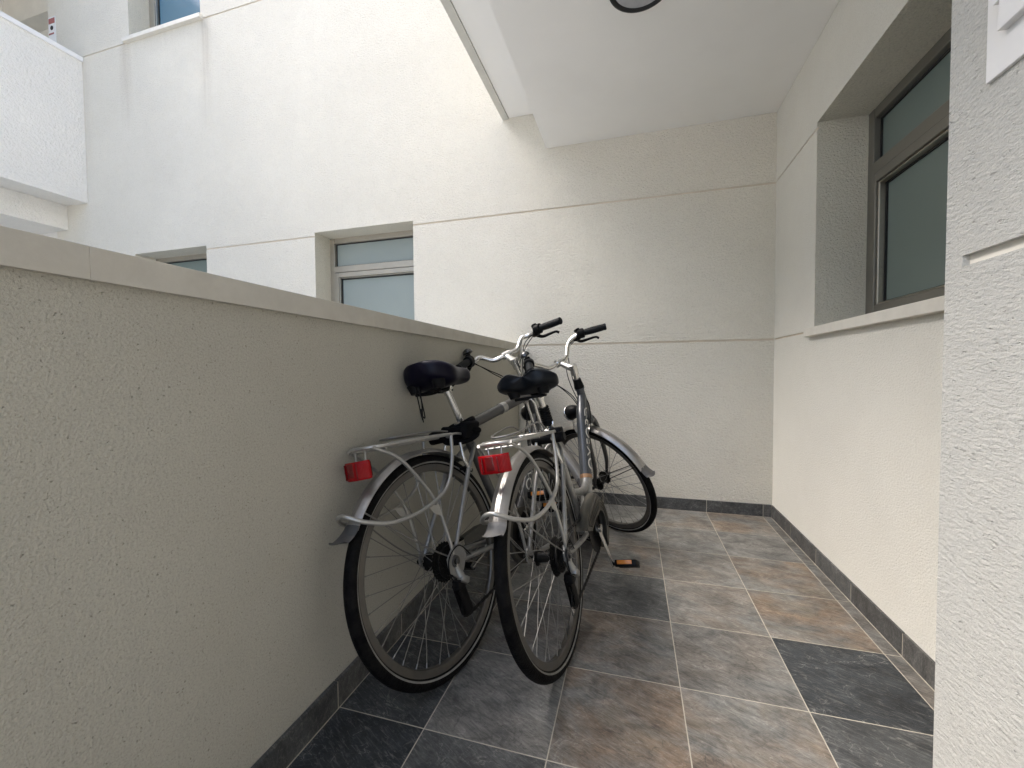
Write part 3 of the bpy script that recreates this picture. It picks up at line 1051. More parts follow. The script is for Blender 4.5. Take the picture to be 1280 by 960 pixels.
def saddle_mesh(length, half_w, thick, lobes, nose_w, drop, rear_round):
    """saddle shell as lofted rings; x from rear (0) to nose (length), top at z = 0"""
    mb = MB()
    nt_, nr = 26, 36
    vs, fs = [], []
    for i in range(nt_ + 1):
        t = i / nt_
        x = length * t
        wr = 1 / (1 + math.exp((t - 0.50) * (11 if lobes > 0.008 else 8)))
        w = nose_w + (half_w - nose_w) * wr
        # rounded rear and nose
        e = 1.0
        if t < rear_round:
            e = math.sqrt(max(0.0, 1 - ((rear_round - t) / rear_round) ** 2))
        if t > 0.88:
            e = math.sqrt(max(0.0, 1 - ((t - 0.88) / 0.12) ** 2))
        w *= max(0.04, e)
        th = thick * (0.62 + 0.38 * wr) * max(0.10, e ** 0.6)
        zt = -drop * (1 - (1 - t) ** 2) * 0.35 + 0.010 * math.exp(-((t - 0.14) / 0.16) ** 2) - 0.012 * max(0.0, t - 0.9) * 10
        for k in range(nr):
            a = 2 * math.pi * k / nr
            cy, sz = math.cos(a), math.sin(a)
            y = w * math.copysign(abs(cy) ** 0.75, cy)
            if sz >= 0:
                z = zt - th * 0.45 + th * 0.45 * abs(sz) ** 0.7
                bl = lobes * wr * (math.exp(-((abs(y) - half_w * 0.52) / (half_w * 0.38)) ** 2) - 0.55 * math.exp(-(y / (half_w * 0.22)) ** 2))
                z += bl * abs(sz)
            else:
                z = zt - th * 0.45 - th * 0.55 * abs(sz) ** 0.6
            xr = x - (lobes * 1.6) * max(0, 1 - t * 6) * (math.exp(-((abs(y) - half_w * 0.5) / (half_w * 0.35)) ** 2) - 0.7 * math.exp(-(y / (half_w * 0.25)) ** 2))
            vs.append((xr, y, z))
    for i in range(nt_):
        for k in range(nr):
            k2 = (k + 1) % nr
            fs.append((i * nr + k, i * nr + k2, (i + 1) * nr + k2, (i + 1) * nr + k))
    fs.append(tuple(range(nr)))
    fs.append(tuple(reversed([nt_ * nr + k for k in range(nr)])))
    mb.add(vs, fs)
    return mb

def text_mesh(body, size, depth):
    c = bpy.data.curves.new("lettering", 'FONT')
    c.body = body
    c.size = size
    c.extrude = depth
    c.align_x = 'CENTER'
    c.align_y = 'CENTER'
    c.resolution_u = 4
    t = bpy.data.objects.new("lettering_tmp", c)
    COL.objects.link(t)
    bpy.context.view_layer.update()
    dg = bpy.context.evaluated_depsgraph_get()
    me = bpy.data.meshes.new_from_object(t.evaluated_get(dg))
    bpy.data.objects.remove(t)
    return me

def bicycle(x, y, psi, phi, delta, variant, label):
    V = variant
    lift = 0.019 * (1 - math.cos(phi))
    root = empty("bicycle")
    root.matrix_world = Matrix.Translation((x, y, lift)) @ Matrix.Rotation(psi + math.pi / 2, 4, 'Z') @ Matrix.Rotation(-phi, 4, 'X')
    tag(root, label, "bicycle", "bicycles parked side by side against the parapet wall")
    ST = Matrix.Translation(A0) @ Matrix.Rotation(delta, 4, AX) @ Matrix.Translation(-A0)
    stv = lambda p: ST @ Vector(p)
    lady = V == 'step'
    BB = Vector((0.44, 0, 0.28))
    seat_dir = Vector((-0.222, 0, 0.62)).normalized()
    st_top = BB + seat_dir * ((0.735 if lady else 0.775) - 0.28) / seat_dir.z
    head_lo, head_hi = axis_at(0.700), axis_at(0.875 if lady else 0.895)

    # ---------------- frame
    fr = MB()
    fr.mat(0)
    fr.tube([head_lo, head_hi], 0.0215, 20)                                     # head tube
    fr.tube([head_hi - AX * 0.004, head_hi + AX * 0.012], [0.0255, 0.0235], 20)
    fr.tube([head_lo - AX * 0.012, head_lo + AX * 0.006], [0.0245, 0.0255], 20)
    if lady:
        path = [axis_at(0.835) + Vector((-0.004, 0, 0)), Vector((0.775, 0, 0.735)), Vector((0.722, 0, 0.620)), Vector((0.668, 0, 0.510)), Vector((0.640, 0, 0.458))]
        fr.tube(path, [0.022, 0.026, 0.0285, 0.0285, 0.028], 22, 6)
        fr.mat(2)
        fr.tube([Vector((0.644, 0, 0.466)), Vector((0.636, 0, 0.450))], 0.0288, 22)
        fr.mat(1)
        fr.tube([Vector((0.636, 0, 0.450)), Vector((0.588, 0, 0.380)), Vector((0.52, 0, 0.322)), BB + Vector((0.01, 0, 0.0))], [0.027, 0.026, 0.025, 0.025], 20, 6)
        fr.tube([Vector((0.625, 0, 0.438)), Vector((0.575, 0, 0.418)), Vector((0.50, 0, 0.425)), BB + seat_dir * 0.185], [0.020, 0.018, 0.0165, 0.0165], 18, 6)
        fr.tube([Vector((0.640, 0, 0.456)), Vector((0.622, 0, 0.428))], 0.0275, 20)
    else:
        fr.mat(0)
        a, b = axis_at(0.852), BB + seat_dir * 0.500
        fr.tube([a, b], [0.0235, 0.0215], 20)                                   # top tube
        dn = [axis_at(0.748), Vector((0.80, 0, 0.60)), Vector((0.60, 0, 0.40)), BB]
        fr.tube(dn, 0.0235, 20, 5)
        fr.mat(3)
        d = (b - a)
        fr.tube([a + d * 0.44, a + d * 0.505], [0.0252, 0.0250], 22)             # pale band on the top tube
    fr.mat(1 if lady else 0)
    fr.tube([BB, st_top], 0.0172, 20)                                            # seat tube
    fr.mat(1)
    fr.cyl(BB + Vector((0, -0.036, 0)), BB + Vector((0, 0.036, 0)), 0.021, 24)
    for s in (-1, 1):
        top = BB + seat_dir * 0.425
        fr.tube([top + Vector((0.004, s * 0.014, 0)), top + Vector((-0.045, s * 0.034, -0.03)), (0.17, s * 0.052, 0.575), (0.014, s * 0.066, 0.360)], [0.0085, 0.0085, 0.0085, 0.007], 14, 5)
        fr.tube([BB + Vector((-0.01, s * 0.025, 0)), (0.33, s * 0.042, 0.292), (0.16, s * 0.058, 0.318), (0.012, s * 0.066, 0.340)], [0.0115, 0.010, 0.009, 0.0075], 14, 5)
        # dropout plate
        fr.prism([(0.030, 0.372), (0.004, 0.378), (-0.012, 0.358), (-0.012, 0.334), (0.004, 0.318), (0.026, 0.325), (0.036, 0.345)], s * 0.066 - 0.003, s * 0.066 + 0.003)
    if not lady:
        fr.prism([(0.045, 0.388), (0.0, 0.388), (-0.03, 0.362), (-0.03, 0.322), (0.0, 0.296), (0.035, 0.305), (0.062, 0.345)], -0.0745, -0.0700)
    frame = fr.build("frame", [M['slategrey'] if lady else M['midgrey'], M['silver'], M['rustring'], M['rack']], root)

    # lettering up the big tube
    if lady:
        p0, p1 = Vector((0.655, 0, 0.485)), Vector((0.792, 0, 0.772))
        me = text_mesh("OXFORD", 0.066, 0.0004)
        rad_t = 0.0290
    else:
        p0, p1 = Vector((0.62, 0, 0.42)), Vector((0.86, 0, 0.66))
        me = text_mesh("OXFORD", 0.052, 0.0004)
        rad_t = 0.0240
    ctr = (p0 + p1) / 2
    d = (p1 - p0).normalized()
    upv = Vector((-d.z, 0, d.x))
    # wrap the letters around the tube's right-hand side
    sc = ((p1 - p0).length) / max(1e-6, max(v.co.x for v in me.vertices) - min(v.co.x for v in me.vertices))
    for v in me.vertices:
        lx, ly, lz = v.co.x * sc, v.co.y, v.co.z
        ang = ly / rad_t - (0.10 if lady else 0.0)
        rr = rad_t + 0.0004 + lz
        v.co = ctr + d * lx + upv * (math.sin(ang) * rr) + Vector((0, -math.cos(ang) * rr, 0))
    me.materials.clear()
    me.materials.append(M['letter'])
    lo = bpy.data.objects.new("lettering", me)
    COL.objects.link(lo)
    lo.parent = frame

    # ---------------- wheels
    make_wheel(root, "wheel", Matrix.Translation((0, 0, R)) @ Matrix.Rotation(rad(4), 4, 'Y'), True, 0.019, V)
    make_wheel(root, "wheel", ST @ Matrix.Translation((WB, 0, R)), False, 0.026 if lady else 0.018, V)

    # ---------------- mudguards
    e1 = rad(146)
    mg = mudguard(0.352, rad(52), e1, 0, R)
    o = mg.build("mudguard", M['fender'], root)
    fl = MB()
    flap(fl, 0.353, e1, 0, R, 0.046, 0.026, 0.058, 0.060) if lady else flap(fl, 0.353, e1, 0, R, 0.060, 0.030, 0.056, 0.064)
    fl.build("mudflap", M['flap_pale'] if lady else M['flap'], o)
    stay = MB()
    for s in (-1, 1):
        stay.tube([(0.006, s * 0.070, 0.352), (-0.10, s * 0.060, 0.43), (0.352 * math.cos(rad(138)) , s * 0.024, R + 0.352 * math.sin(rad(138)))], 0.0024, 8, 4)
    stay.build("stay", M['steel'], o)
    mg = mudguard(0.352, rad(66), rad(66) + rad(128), WB, R)
    # front: from just ahead of the fork round to the flap behind the wheel
    o = mudguard(0.352, rad(70), rad(176), WB, R).build("mudguard", M['fender'], root, ST)
    fl = MB()
    flap(fl, 0.353, rad(176), WB, R, 0.060, 0.022)
    fl.build("mudflap", M['flap'], o)
    stay = MB()
    for s in (-1, 1):
        stay.tube([(WB - 0.004, s * 0.058, R + 0.006), (WB + 0.352 * math.cos(rad(171)), s * 0.024, R + 0.352 * math.sin(rad(171)))], 0.0024, 8)
    stay.build("stay", M['iron'], o)

    # ---------------- fork
    fk = MB()
    crown = axis_at(0.695)
    for s in (-1, 1):
        fk.tube([crown + Vector((0, s * 0.012, 0.012)), axis_at(0.675) + Vector((0.006, s * 0.040, 0)), axis_at(0.58) + Vector((0.004, s * 0.050, 0)), axis_at(0.45) + Vector((0.014, s * 0.054, 0)), (WB - 0.003, s * 0.058, R + 0.008)], [0.0155, 0.0155, 0.0140, 0.0115, 0.008], 16, 6)
        fk.prism([(WB - 0.012, R + 0.025), (WB + 0.008, R + 0.022), (WB + 0.012, R - 0.008), (WB, R - 0.016), (WB - 0.012, R - 0.008)], s * 0.058 - 0.003, s * 0.058 + 0.003)
    fk.tube([crown + Vector((0, -0.030, 0.004)), crown + Vector((0, 0.030, 0.004))], 0.017, 16)
    fk.build("fork", M['midgrey'], root, ST)
    # rim brakes: pairs of arms with pads
    def brakes(base, perp, mtx):
        for s in (-1, 1):
            b = MB()
            b.mat(0)
            b.tube([base + Vector((0, s * 0.045, 0)), base + perp * 0.05 + Vector((0, s * 0.047, 0.045)), base + perp * 0.03 + Vector((0, s * 0.036, 0.105))], [0.008, 0.007, 0.006], 10, 4)
            b.mat(1)
            b.bevel_box(base + Vector((0, s * 0.022, 0.012)), (0.05, 0.014, 0.012), 0.003)
            b.cyl(base + Vector((0, s * 0.052, 0)), base + Vector((0, s * 0.020, 0)), 0.007, 12)
            b.build("brake_arm", [M['chrome'], M['black']], root, mtx)
    brakes(axis_at(0.635) + Vector((0.030, 0, 0)), Vector((0.6, 0, 0)), ST)
    brakes(Vector((0.205, 0, 0.595)), Vector((-0.5, 0, 0)), None)

    # ---------------- cockpit (all of it turned with the fork)
    cz, cf = (1.045, 0.092) if lady else (1.086, 0.094)
    g = [-0.031, 0.200, 0.076, -0.129, 0.291, 0.035] if lady else [-0.045, 0.196, 0.045, -0.155, 0.282, 0.010]
    CL = axis_at(cz) + Vector((cf, 0, 0))
    q_top = axis_at(cz - 0.075)
    sm = MB()
    sm.mat(0)
    sm.tube([axis_at(0.86), q_top + AX * 0.02], 0.0125, 18)
    sm.tube([q_top - AX * 0.022, q_top + AX * 0.030], [0.019, 0.0205], 20)
    sm.tube([q_top + AX * 0.012, (q_top * 0.45 + CL * 0.55) + Vector((0, 0, 0.004)), CL], [0.0225, 0.0185, 0.0160], 18, 5, flat=0.85)
    sm.cyl(CL + Vector((0, -0.023, 0)), CL + Vector((0, 0.023, 0)), 0.0205, 20)
    sm.mat(1)
    sm.tube([axis_at(0.880), axis_at(0.925)], [0.0265, 0.0200], 20)               # rubber boot
    sm.tube([CL + Vector((0.012, -0.010, -0.02)), CL + Vector((0.012, -0.010, 0.012))], 0.0045, 10)
    sm.build("stem", [M['chrome'], M['black']], root, ST)

    hb = MB()
    pr = CL + Vector((g[0], -g[1], g[2]))
    er = CL + Vector((g[3], -g[4], g[5]))
    def side_pts(s):
        f = Vector((1, s, 1))
        a = CL + Vector((g[0], s * g[1], g[2]))
        e = CL + Vector((g[3], s * g[4], g[5]))
        return [CL + Vector((0.0, s * 0.030, 0)), CL + Vector((0.012, s * 0.075, 0.008)), CL + Vector((0.018, s * 0.125, 0.050)), CL + Vector((0.004, s * 0.168, g[2] * 0.98)), a * 0.93 + e * 0.07, a * 0.6 + e * 0.4, e]
    pts = list(reversed(side_pts(-1))) + side_pts(1)
    hb.tube(pts, 0.0125, 16, 8)
    bar = hb.build("handlebar", M['chrome'], root, ST)
    for s in (-1, 1):
        a = CL + Vector((g[0], s * g[1], g[2]))
        e = CL + Vector((g[3], s * g[4], g[5]))
        dv = (e - a).normalized()
        gp = MB()
        n = 22
        prof = []
        for i in range(n + 1):
            t = i / n
            rr = 0.0172 + 0.0018 * math.sin(math.pi * min(1, t * 1.1)) + (0.0014 if t > 0.93 else 0)
            prof.append(rr)
        gl = (e - a).length
        p_in = a + dv * 0.030
        p_out = e + dv * 0.006
        gp.tube([p_in + (p_out - p_in) * (i / n) for i in range(n + 1)], prof, 18)
        gp.tube([p_out, p_out + dv * 0.004], [0.0185, 0.0135], 18)
        gp.build("grip", M['grip'], bar)
        sh = MB()                                                                # twist shifter and clamp
        sh.tube([a - dv * 0.012, a - dv * 0.004, a + dv * 0.026, a + dv * 0.030], [0.019, 0.0275, 0.0265, 0.021], 18)
        sh.bevel_box(a + Vector((0.016, 0, -0.012)), (0.046, 0.040, 0.032), 0.008)
        sh.bevel_box(a - dv * 0.004 + Vector((-0.006, 0, 0.022)), (0.026, 0.028, 0.018), 0.006)
        sh.build("shifter", M['black'], bar)
        lv = MB()                                                                # brake lever, below and ahead of the grip
        side_v = Vector((0, s, 0))
        fwd = (Vector((1, 0, 0)) - dv * dv.x).normalized()
        b0 = a - dv * 0.026
        lv.bevel_box(b0 + fwd * 0.014 + Vector((0, 0, -0.014)), (0.036, 0.026, 0.026), 0.005)
        lv.tube([b0 + fwd * 0.026 + Vector((0, 0, -0.020)), b0 + fwd * 0.048 + dv * 0.018 + Vector((0, 0, -0.028)), b0 + fwd * 0.052 + dv * 0.060 + Vector((0, 0, -0.026)), b0 + fwd * 0.050 + dv * 0.100 + Vector((0, 0, -0.026)), b0 + fwd * 0.058 + dv * 0.112 + Vector((0, 0, -0.034))], [0.0095, 0.009, 0.0072, 0.0062, 0.0072], 12, 5)
        lv.build("brake_lever", M['black'], bar)
        if s == 1:
            bl = MB()
            bc = a - dv * 0.022 + Vector((-0.004, 0, 0.034))
            bl.mat(1)
            bl.tube([bc - Vector((0, 0, 0.026)), bc - Vector((0, 0, 0.004))], 0.008, 12)
            bl.mat(0)
            dome = [(0.026 * math.cos(t), 0.026 * math.sin(t)) for t in np.linspace(0, math.pi / 2 - 0.03, 9)]
            bl.revolve([(0.0185, -0.003)] + dome, 24, 'z', bc, close_profile=False)
            bl.revolve([(0.0005, -0.003), (0.0185, -0.003)], 24, 'z', bc, close_profile=False)
            bl.mat(1)
            bl.tube([bc + Vector((0.018, 0.004, -0.004)), bc + Vector((0.030, 0.008, 0.012))], 0.003, 8)
            bl.build("bell", [M['bell'], M['black']], bar)

    # headlight on the crown
    hl = MB()
    hc = axis_at(0.775) + Vector((0.118 if lady else 0.112, 0, 0.0))
    hl.mat(0)
    hl.revolve([(0.0005, -0.056), (0.016, -0.052), (0.030, -0.036), (0.0385, -0.012), (0.041, 0.010), (0.042, 0.020), (0.039, 0.022)], 32, 'x', hc, close_profile=False)
    hl.tube([hc + Vector((-0.02, 0, -0.025)), hc + Vector((-0.03, 0, -0.05)), crown + Vector((0.02, 0, 0.0))], 0.005, 8, 4)
    hl.mat(1)
    hl.revolve([(0.0405, 0.012), (0.0438, 0.016), (0.0438, 0.023), (0.0388, 0.024)], 32, 'x', hc, close_profile=False)
    hlo = hl.build("headlight", [M['black'], M['chrome']], root, ST)
    ln = MB()
    ln.revolve([(0.0005, 0.028), (0.018, 0.026), (0.039, 0.021), (0.039, 0.015), (0.0005, 0.015)], 32, 'x', hc, close_profile=False)
    ln.build("lens", M['lens'], hlo)

    # ---------------- saddle and post
    sp_ = MB()
    ptop = BB + seat_dir * ((0.875 if lady else 0.905) - 0.28) / seat_dir.z
    sp_.mat(0)
    sp_.tube([st_top - seat_dir * 0.03, ptop], 0.0132, 18)
    sp_.mat(1)
    if lady:
        k0, k1 = st_top + seat_dir * 0.022, st_top + seat_dir * 0.098
        sp_.tube([k0 + (k1 - k0) * (i / 16) for i in range(17)], [0.0195 + (0.0022 if i % 2 else 0) for i in range(17)], 18)   # rubber bellows
    sp_.mat(0)
    sp_.tube([ptop - seat_dir * 0.018, ptop + seat_dir * 0.006], 0.0165, 18)
    post = sp_.build("seat_post", [M['chrome'], M['black']], root)
    cl = MB()
    cl.mat(0)
    cl.tube([st_top - seat_dir * 0.022, st_top + seat_dir * 0.004], 0.0205, 20)
    cl.cyl(st_top + Vector((-0.018, -0.016, -0.004)), st_top + Vector((-0.018, 0.016, -0.004)), 0.006, 10)
    cl.tube([st_top + Vector((-0.020, -0.018, -0.004)), st_top + Vector((-0.030, -0.022, 0.012)), st_top + Vector((-0.026, -0.026, 0.030))], 0.0042, 8, 4)
    cl.build("seat_clamp", M['chrome'], root)
    if lady:
        sd = saddle_mesh(0.255, 0.122, 0.056, 0.017, 0.030, 0.05, 0.20)
        off = Vector((0.075, 0, 0.950))
        mt = Matrix.Translation(off) @ Matrix.Rotation(rad(3), 4, 'Y')
        sad = sd.build("saddle", M['vinyl'], root, mt, angle=80)
    else:
        sd = saddle_mesh(0.285, 0.121, 0.098, 0.003, 0.050, 0.03, 0.38)
        off = Vector((0.070, 0.010, 1.004))
        mt = Matrix.Translation(off) @ Matrix.Rotation(rad(1), 4, 'Y')
        sad = sd.build("saddle", M['navy'], root, mt, angle=80)
    # springs, rails and clamp below the seat
    ub = MB()
    ub.mat(0)
    base_z = -0.058 if lady else -0.084
    for s in (-1, 1):
        ub.tube([(0.052, s * 0.060, base_z + 0.020), (0.052, s * 0.056, base_z - 0.012)], [0.027, 0.019], 16)
        ub.tube([(0.052, s * 0.058, base_z - 0.018), (0.10, s * 0.024, base_z - 0.020), (0.16, s * 0.022, base_z - 0.006), (0.225, s * 0.016, base_z + 0.030)], 0.0042, 10, 5)
    ub.tube([(0.052, -0.058, base_z - 0.018), (0.052, 0.058, base_z - 0.018)], 0.005, 10)
    ub.mat(1)
    loc = mt.inverted() @ ptop
    ub.bevel_box(Vector((loc.x, 0, loc.z + 0.006)), (0.046, 0.052, 0.028), 0.006)
    ub.mat(2)
    ub.cyl(Vector((loc.x, -0.034, loc.z + 0.004)), Vector((loc.x, 0.034, loc.z + 0.004)), 0.008, 10)
    ub.build("saddle_rail", [M['black'], M['black'], M['chrome']], sad)
    if not lady:
        dsm = MB()
        for k, (dx, dy) in enumerate(((0, 0), (0.004, -0.012), (-0.004, -0.018))):
            x0, y0, z0 = 0.035, 0.040 + dy, -0.075
            dsm.tube([(x0, y0, z0), (x0 + dx, y0 - 0.004, z0 - 0.06), (x0 + dx * 2, y0 - 0.006 + 0.004 * k, z0 - 0.105 - 0.008 * k), (x0, 0.030, z0 - 0.118 + 0.012 * k)], 0.0022, 6, 5)
        dsm.tube([(0.035, 0.030, -0.155), (0.036, 0.030, -0.205)], 0.0018, 6)
        dsm.build("drawstring", M['cable'], sad)

    # ---------------- carrier
    rk = MB()
    rr_ = 0.0054
    W2 = 0.064
    zr, zf = (0.757, 0.738) if lady else (0.748, 0.738)
    xr_, xf = (-0.200, 0.115)
    # side rails and the rounded rear loop in one run
    rk.tube([(xf, -W2, zf), (0.0, -W2, zf + 0.006), (xr_ + 0.03, -W2, zr - 0.002), (xr_ - 0.006, -W2 + 0.012, zr), (xr_ - 0.026, -0.028, zr + 0.002), (xr_ - 0.030, 0.0, zr + 0.003), (xr_ - 0.026, 0.028, zr + 0.002), (xr_ - 0.006, W2 - 0.012, zr), (xr_ + 0.03, W2, zr - 0.002), (0.0, W2, zf + 0.006), (xf, W2, zf)], rr_, 12, 6)
    rk.tube([(xf, W2, zf), (xf + 0.04, W2 * 0.9, zf - 0.002), (0.265, 0.022, 0.722)], 0.0042, 10, 5)
    rk.tube([(xf, -W2, zf), (xf + 0.04, -W2 * 0.9, zf - 0.002), (0.265, -0.022, 0.722)], 0.0042, 10, 5)
    for yy in (-0.022, 0.022):
        rk.tube([(xf - 0.02, yy, zf - 0.004), (xr_ - 0.024, yy, zr - 0.006)], 0.0036, 10)
    for xx in (xf - 0.012, -0.02, xr_ + 0.02):
        rk.tube([(xx, -W2, zf + 0.002), (xx, W2, zf + 0.002)], 0.0040, 10)
    # flat plates along the top of the rails
    for s in (-1, 1):
        rk.bevel_box(Vector(((xf + xr_) / 2, s * W2, (zf + zr) / 2 + 0.001)), (xf - xr_ - 0.06, 0.010, 0.012), 0.003, Matrix.Rotation(math.atan2(zr - zf, xf - xr_) * 1.0, 3, 'Y'))
        # rear strut: sweeps from the loop forward to the axle
        rk.tube([(xr_ - 0.018, s * 0.052, zr), (-0.150, s * 0.067, 0.706), (-0.085, s * 0.069, 0.632), (-0.030, s * 0.070, 0.545), (-0.006, s * 0.0715, 0.440), (0.004, s * 0.0720, 0.368)], rr_, 12, 6)
    rk.tube([(0.112, -W2, 0.738), (0.090, -0.067, 0.655), (0.030, -0.074, 0.572), (-0.085, -0.078, 0.537), (-0.20, -0.072, 0.533), (-0.275, -0.052, 0.556), (-0.308, -0.022, 0.580), (-0.312, 0.0, 0.586), (-0.308, 0.022, 0.580), (-0.275, 0.052, 0.556), (-0.20, 0.072, 0.533), (-0.085, 0.078, 0.537), (0.030, 0.074, 0.572), (0.090, 0.067, 0.655), (0.112, W2, 0.738)], 0.0062, 14, 6)
    # small triangular gusset between hoop and strut
    for s in (-1, 1):
        rk.prism([(-0.075, 0.548), (-0.018, 0.527), (-0.012, 0.490), (-0.052, 0.514)], s * 0.0735 - 0.0012, s * 0.0735 + 0.0012)
    rack = rk.build("carrier", M['rack'], root)
    if True:
        sprg = MB()
        sprg.tube([(0.10, -0.045, 0.752), (0.02, -0.050, 0.785), (-0.14, -0.036, 0.772), (-0.16, 0.036, 0.772), (0.02, 0.050, 0.785), (0.10, 0.045, 0.752)] if lady else [(0.12, -0.045, 0.750), (0.04, -0.05, 0.760), (-0.10, -0.036, 0.764), (-0.11, 0.036, 0.764), (0.04, 0.05, 0.760), (0.12, 0.045, 0.750)], 0.0030, 8, 5)
        sprg.build("spring_clip", M['steel'], rack)
    # tail light
    tl = MB()
    tc_ = Vector((-0.236, 0, 0.705 if lady else 0.692))
    n = 18
    vs, fs = [], []
    rows = [(-0.026, 0.70), (-0.024, 0.90), (-0.018, 0.98), (0.0, 1.0), (0.018, 0.98), (0.024, 0.90), (0.026, 0.72)]
    for (z, k) in rows:
        for i in range(n + 1):
            yv = -1 + 2 * i / n
            xb = -0.020 * (1 - abs(yv) ** 2.6) - 0.004
            vs.append(Vector((xb * (0.65 + 0.35 * k), yv * 0.049 * (0.93 + 0.07 * k), z)) + tc_)
    m_ = n + 1
    for r_ in range(len(rows) - 1):
        for i in range(n):
            fs.append((r_ * m_ + i, r_ * m_ + i + 1, (r_ + 1) * m_ + i + 1, (r_ + 1) * m_ + i))
    nb = len(vs)
    for (z, k) in rows:
        for yv in (-1, 1):
            vs.append(Vector((0.004, yv * 0.048, z * 0.95)) + tc_)
    for r_ in range(len(rows) - 1):
        fs.append((r_ * m_, (r_ + 1) * m_, nb + (r_ + 1) * 2, nb + r_ * 2))
        fs.append((r_ * m_ + n, nb + r_ * 2 + 1, nb + (r_ + 1) * 2 + 1, (r_ + 1) * m_ + n))
        fs.append((nb + r_ * 2, nb + (r_ + 1) * 2, nb + (r_ + 1) * 2 + 1, nb + r_ * 2 + 1))
    for r_, rev in ((0, False), (len(rows) - 1, True)):
        fs.append(tuple([r_ * m_ + i for i in range(m_)] + [nb + r_ * 2 + 1, nb + r_ * 2]))
    tl.add(vs, fs)
    tlo = tl.build("tail_light", M['red'], root, angle=50)
    rf = MB()
    rf.bevel_box(tc_ + Vector((-0.0225, 0.004, 0.003)), (0.006, 0.026, 0.040), 0.003)
    for yy in (-0.020, 0.028):
        rf.bevel_box(tc_ + Vector((-0.0215, yy, 0.0)), (0.005, 0.003, 0.044), 0.001)
    rf.build("reflector", M['red_dark'], tlo)
    br = MB()
    br.bevel_box(tc_ + Vector((0.0085, 0, 0.0)), (0.010, 0.084, 0.044), 0.004)
    br.mat(1)
    br.tube([tc_ + Vector((0.012, 0.02, 0.02)), (xr_ - 0.020, 0.022, zr - 0.006)], 0.003, 8)
    br.tube([tc_ + Vector((0.012, -0.02, 0.02)), (xr_ - 0.020, -0.022, zr - 0.006)], 0.003, 8)
    br.build("housing", [M['black'], M['rack']], tlo)

    # ---------------- drivetrain
    gy = -0.062
    cgd = MB()
    if lady:
        # cowl over the chainring: domed band with a flat ribbed cheek, trailing back along the chain
        n = 34
        a0_, a1_ = rad(-62), rad(196)
        outer, inner = [], []
        for i in range(n + 1):
            a = a0_ + (a1_ - a0_) * i / n
            ro = 0.112 + 0.012 * math.sin(max(0, a)) ** 2
            tail = max(0.0, (a - rad(110)) / rad(86))
            outer.append((BB.x + 0.004 + ro * math.cos(a) - 0.11 * tail ** 1.5, BB.z + 0.008 + ro * math.sin(a) + 0.088 * tail ** 1.2))
            ri = 0.064
            inner.append((BB.x + 0.004 + ri * math.cos(a) - 0.10 * tail ** 1.5, BB.z + 0.008 + ri * math.sin(a) + 0.055 * tail ** 1.2))
        for (yy, th, grow) in ((gy - 0.018, 0.003, 0.0), ):
            cheek = outer + list(reversed(inner))
            vs, fs = [], []
            for dy in (0.0, -th):
                for (px, pz) in outer:
                    vs.append((px, yy + dy, pz))
                for (px, pz) in inner:
                    vs.append((px, yy + dy - 0.004, pz))
            q = n + 1
            for lay in (0, 2 * q):
                for i in range(n):
                    fs.append((lay + i, lay + i + 1, lay + q + i + 1, lay + q + i))
            for i in range(n):
                fs.append((i, i + 1, 2 * q + i + 1, 2 * q + i))
                fs.append((q + i, q + i + 1, 3 * q + i + 1, 3 * q + i))
            fs.append((0, q, 3 * q, 2 * q))
            fs.append((n, q + n, 3 * q + n, 2 * q + n))
            cgd.add(vs, fs)
        # crown of the cowl
        vs, fs = [], []
        prof = [(0.0, -0.018), (0.010, -0.012), (0.015, 0.0), (0.014, 0.014), (0.006, 0.024)]
        for i in range(n + 1):
            px, pz = outer[i]
            cx_, cz_ = BB.x, BB.z
            dd = Vector((px - cx_, 0, pz - cz_)).normalized()
            for (o_, y_) in prof:
                vs.append((px + dd.x * o_, gy + y_, pz + dd.z * o_))
            for (o_, y_) in reversed(prof):
                vs.append((px + dd.x * (o_ - 0.002), gy + y_, pz + dd.z * (o_ - 0.002)))
        q = len(prof) * 2
        for i in range(n):
            for k in range(q):
                fs.append((i * q + k, i * q + (k + 1) % q, (i + 1) * q + (k + 1) % q, (i + 1) * q + k))
        fs.append(tuple(range(q)))
        fs.append(tuple(n * q + k for k in reversed(range(q))))
        cgd.add(vs, fs)
        # raised ribs on the cheek
        for k, f_ in enumerate((0.80, 0.55, 0.30)):
            pth = []
            for i in range(6, n - 1):
                pth.append((inner[i][0] * (1 - f_) + outer[i][0] * f_, gy - 0.0245 + 0.002 * (1 - f_) - 0.002 * (1 - f_) * 2, inner[i][1] * (1 - f_) + outer[i][1] * f_))
            cgd.tube(pth, 0.0022, 6)
        cgd.build("chain_guard", M['guard'], root)
    else:
        n = 40
        cgd.revolve([(0.095, gy - 0.012), (0.108, gy - 0.010), (0.110, gy + 0.010), (0.106, gy + 0.012), (0.105, gy - 0.008), (0.095, gy - 0.009)], 48, 'y', BB)
        cgd.prism([(0.50, 0.385), (0.36, 0.388), (0.16, 0.405), (0.07, 0.398), (0.07, 0.372), (0.30, 0.350), (0.42, 0.345)], gy - 0.010, gy - 0.007)
        cgd.prism([(0.36, 0.388), (0.16, 0.405), (0.07, 0.398), (0.07, 0.395), (0.16, 0.402), (0.36, 0.385)], gy - 0.007, gy + 0.014)
        cgd.build("chain_guard", M['guard'], root, angle=30)
    cr = MB()
    for k, r_ in enumerate((0.090, 0.072)):
        nT = int(r_ * 2 * math.pi / 0.0127)
        pts = []
        for t in range(nT * 2):
            a = math.pi * t / nT
            q = r_ + (0.0022 if t % 2 else -0.0022)
            pts.append((BB.x + q * math.cos(a), BB.z + q * math.sin(a)))
        y_ = -0.050 + 0.007 * k
        cr.prism(pts, y_ - 0.001, y_ + 0.001)
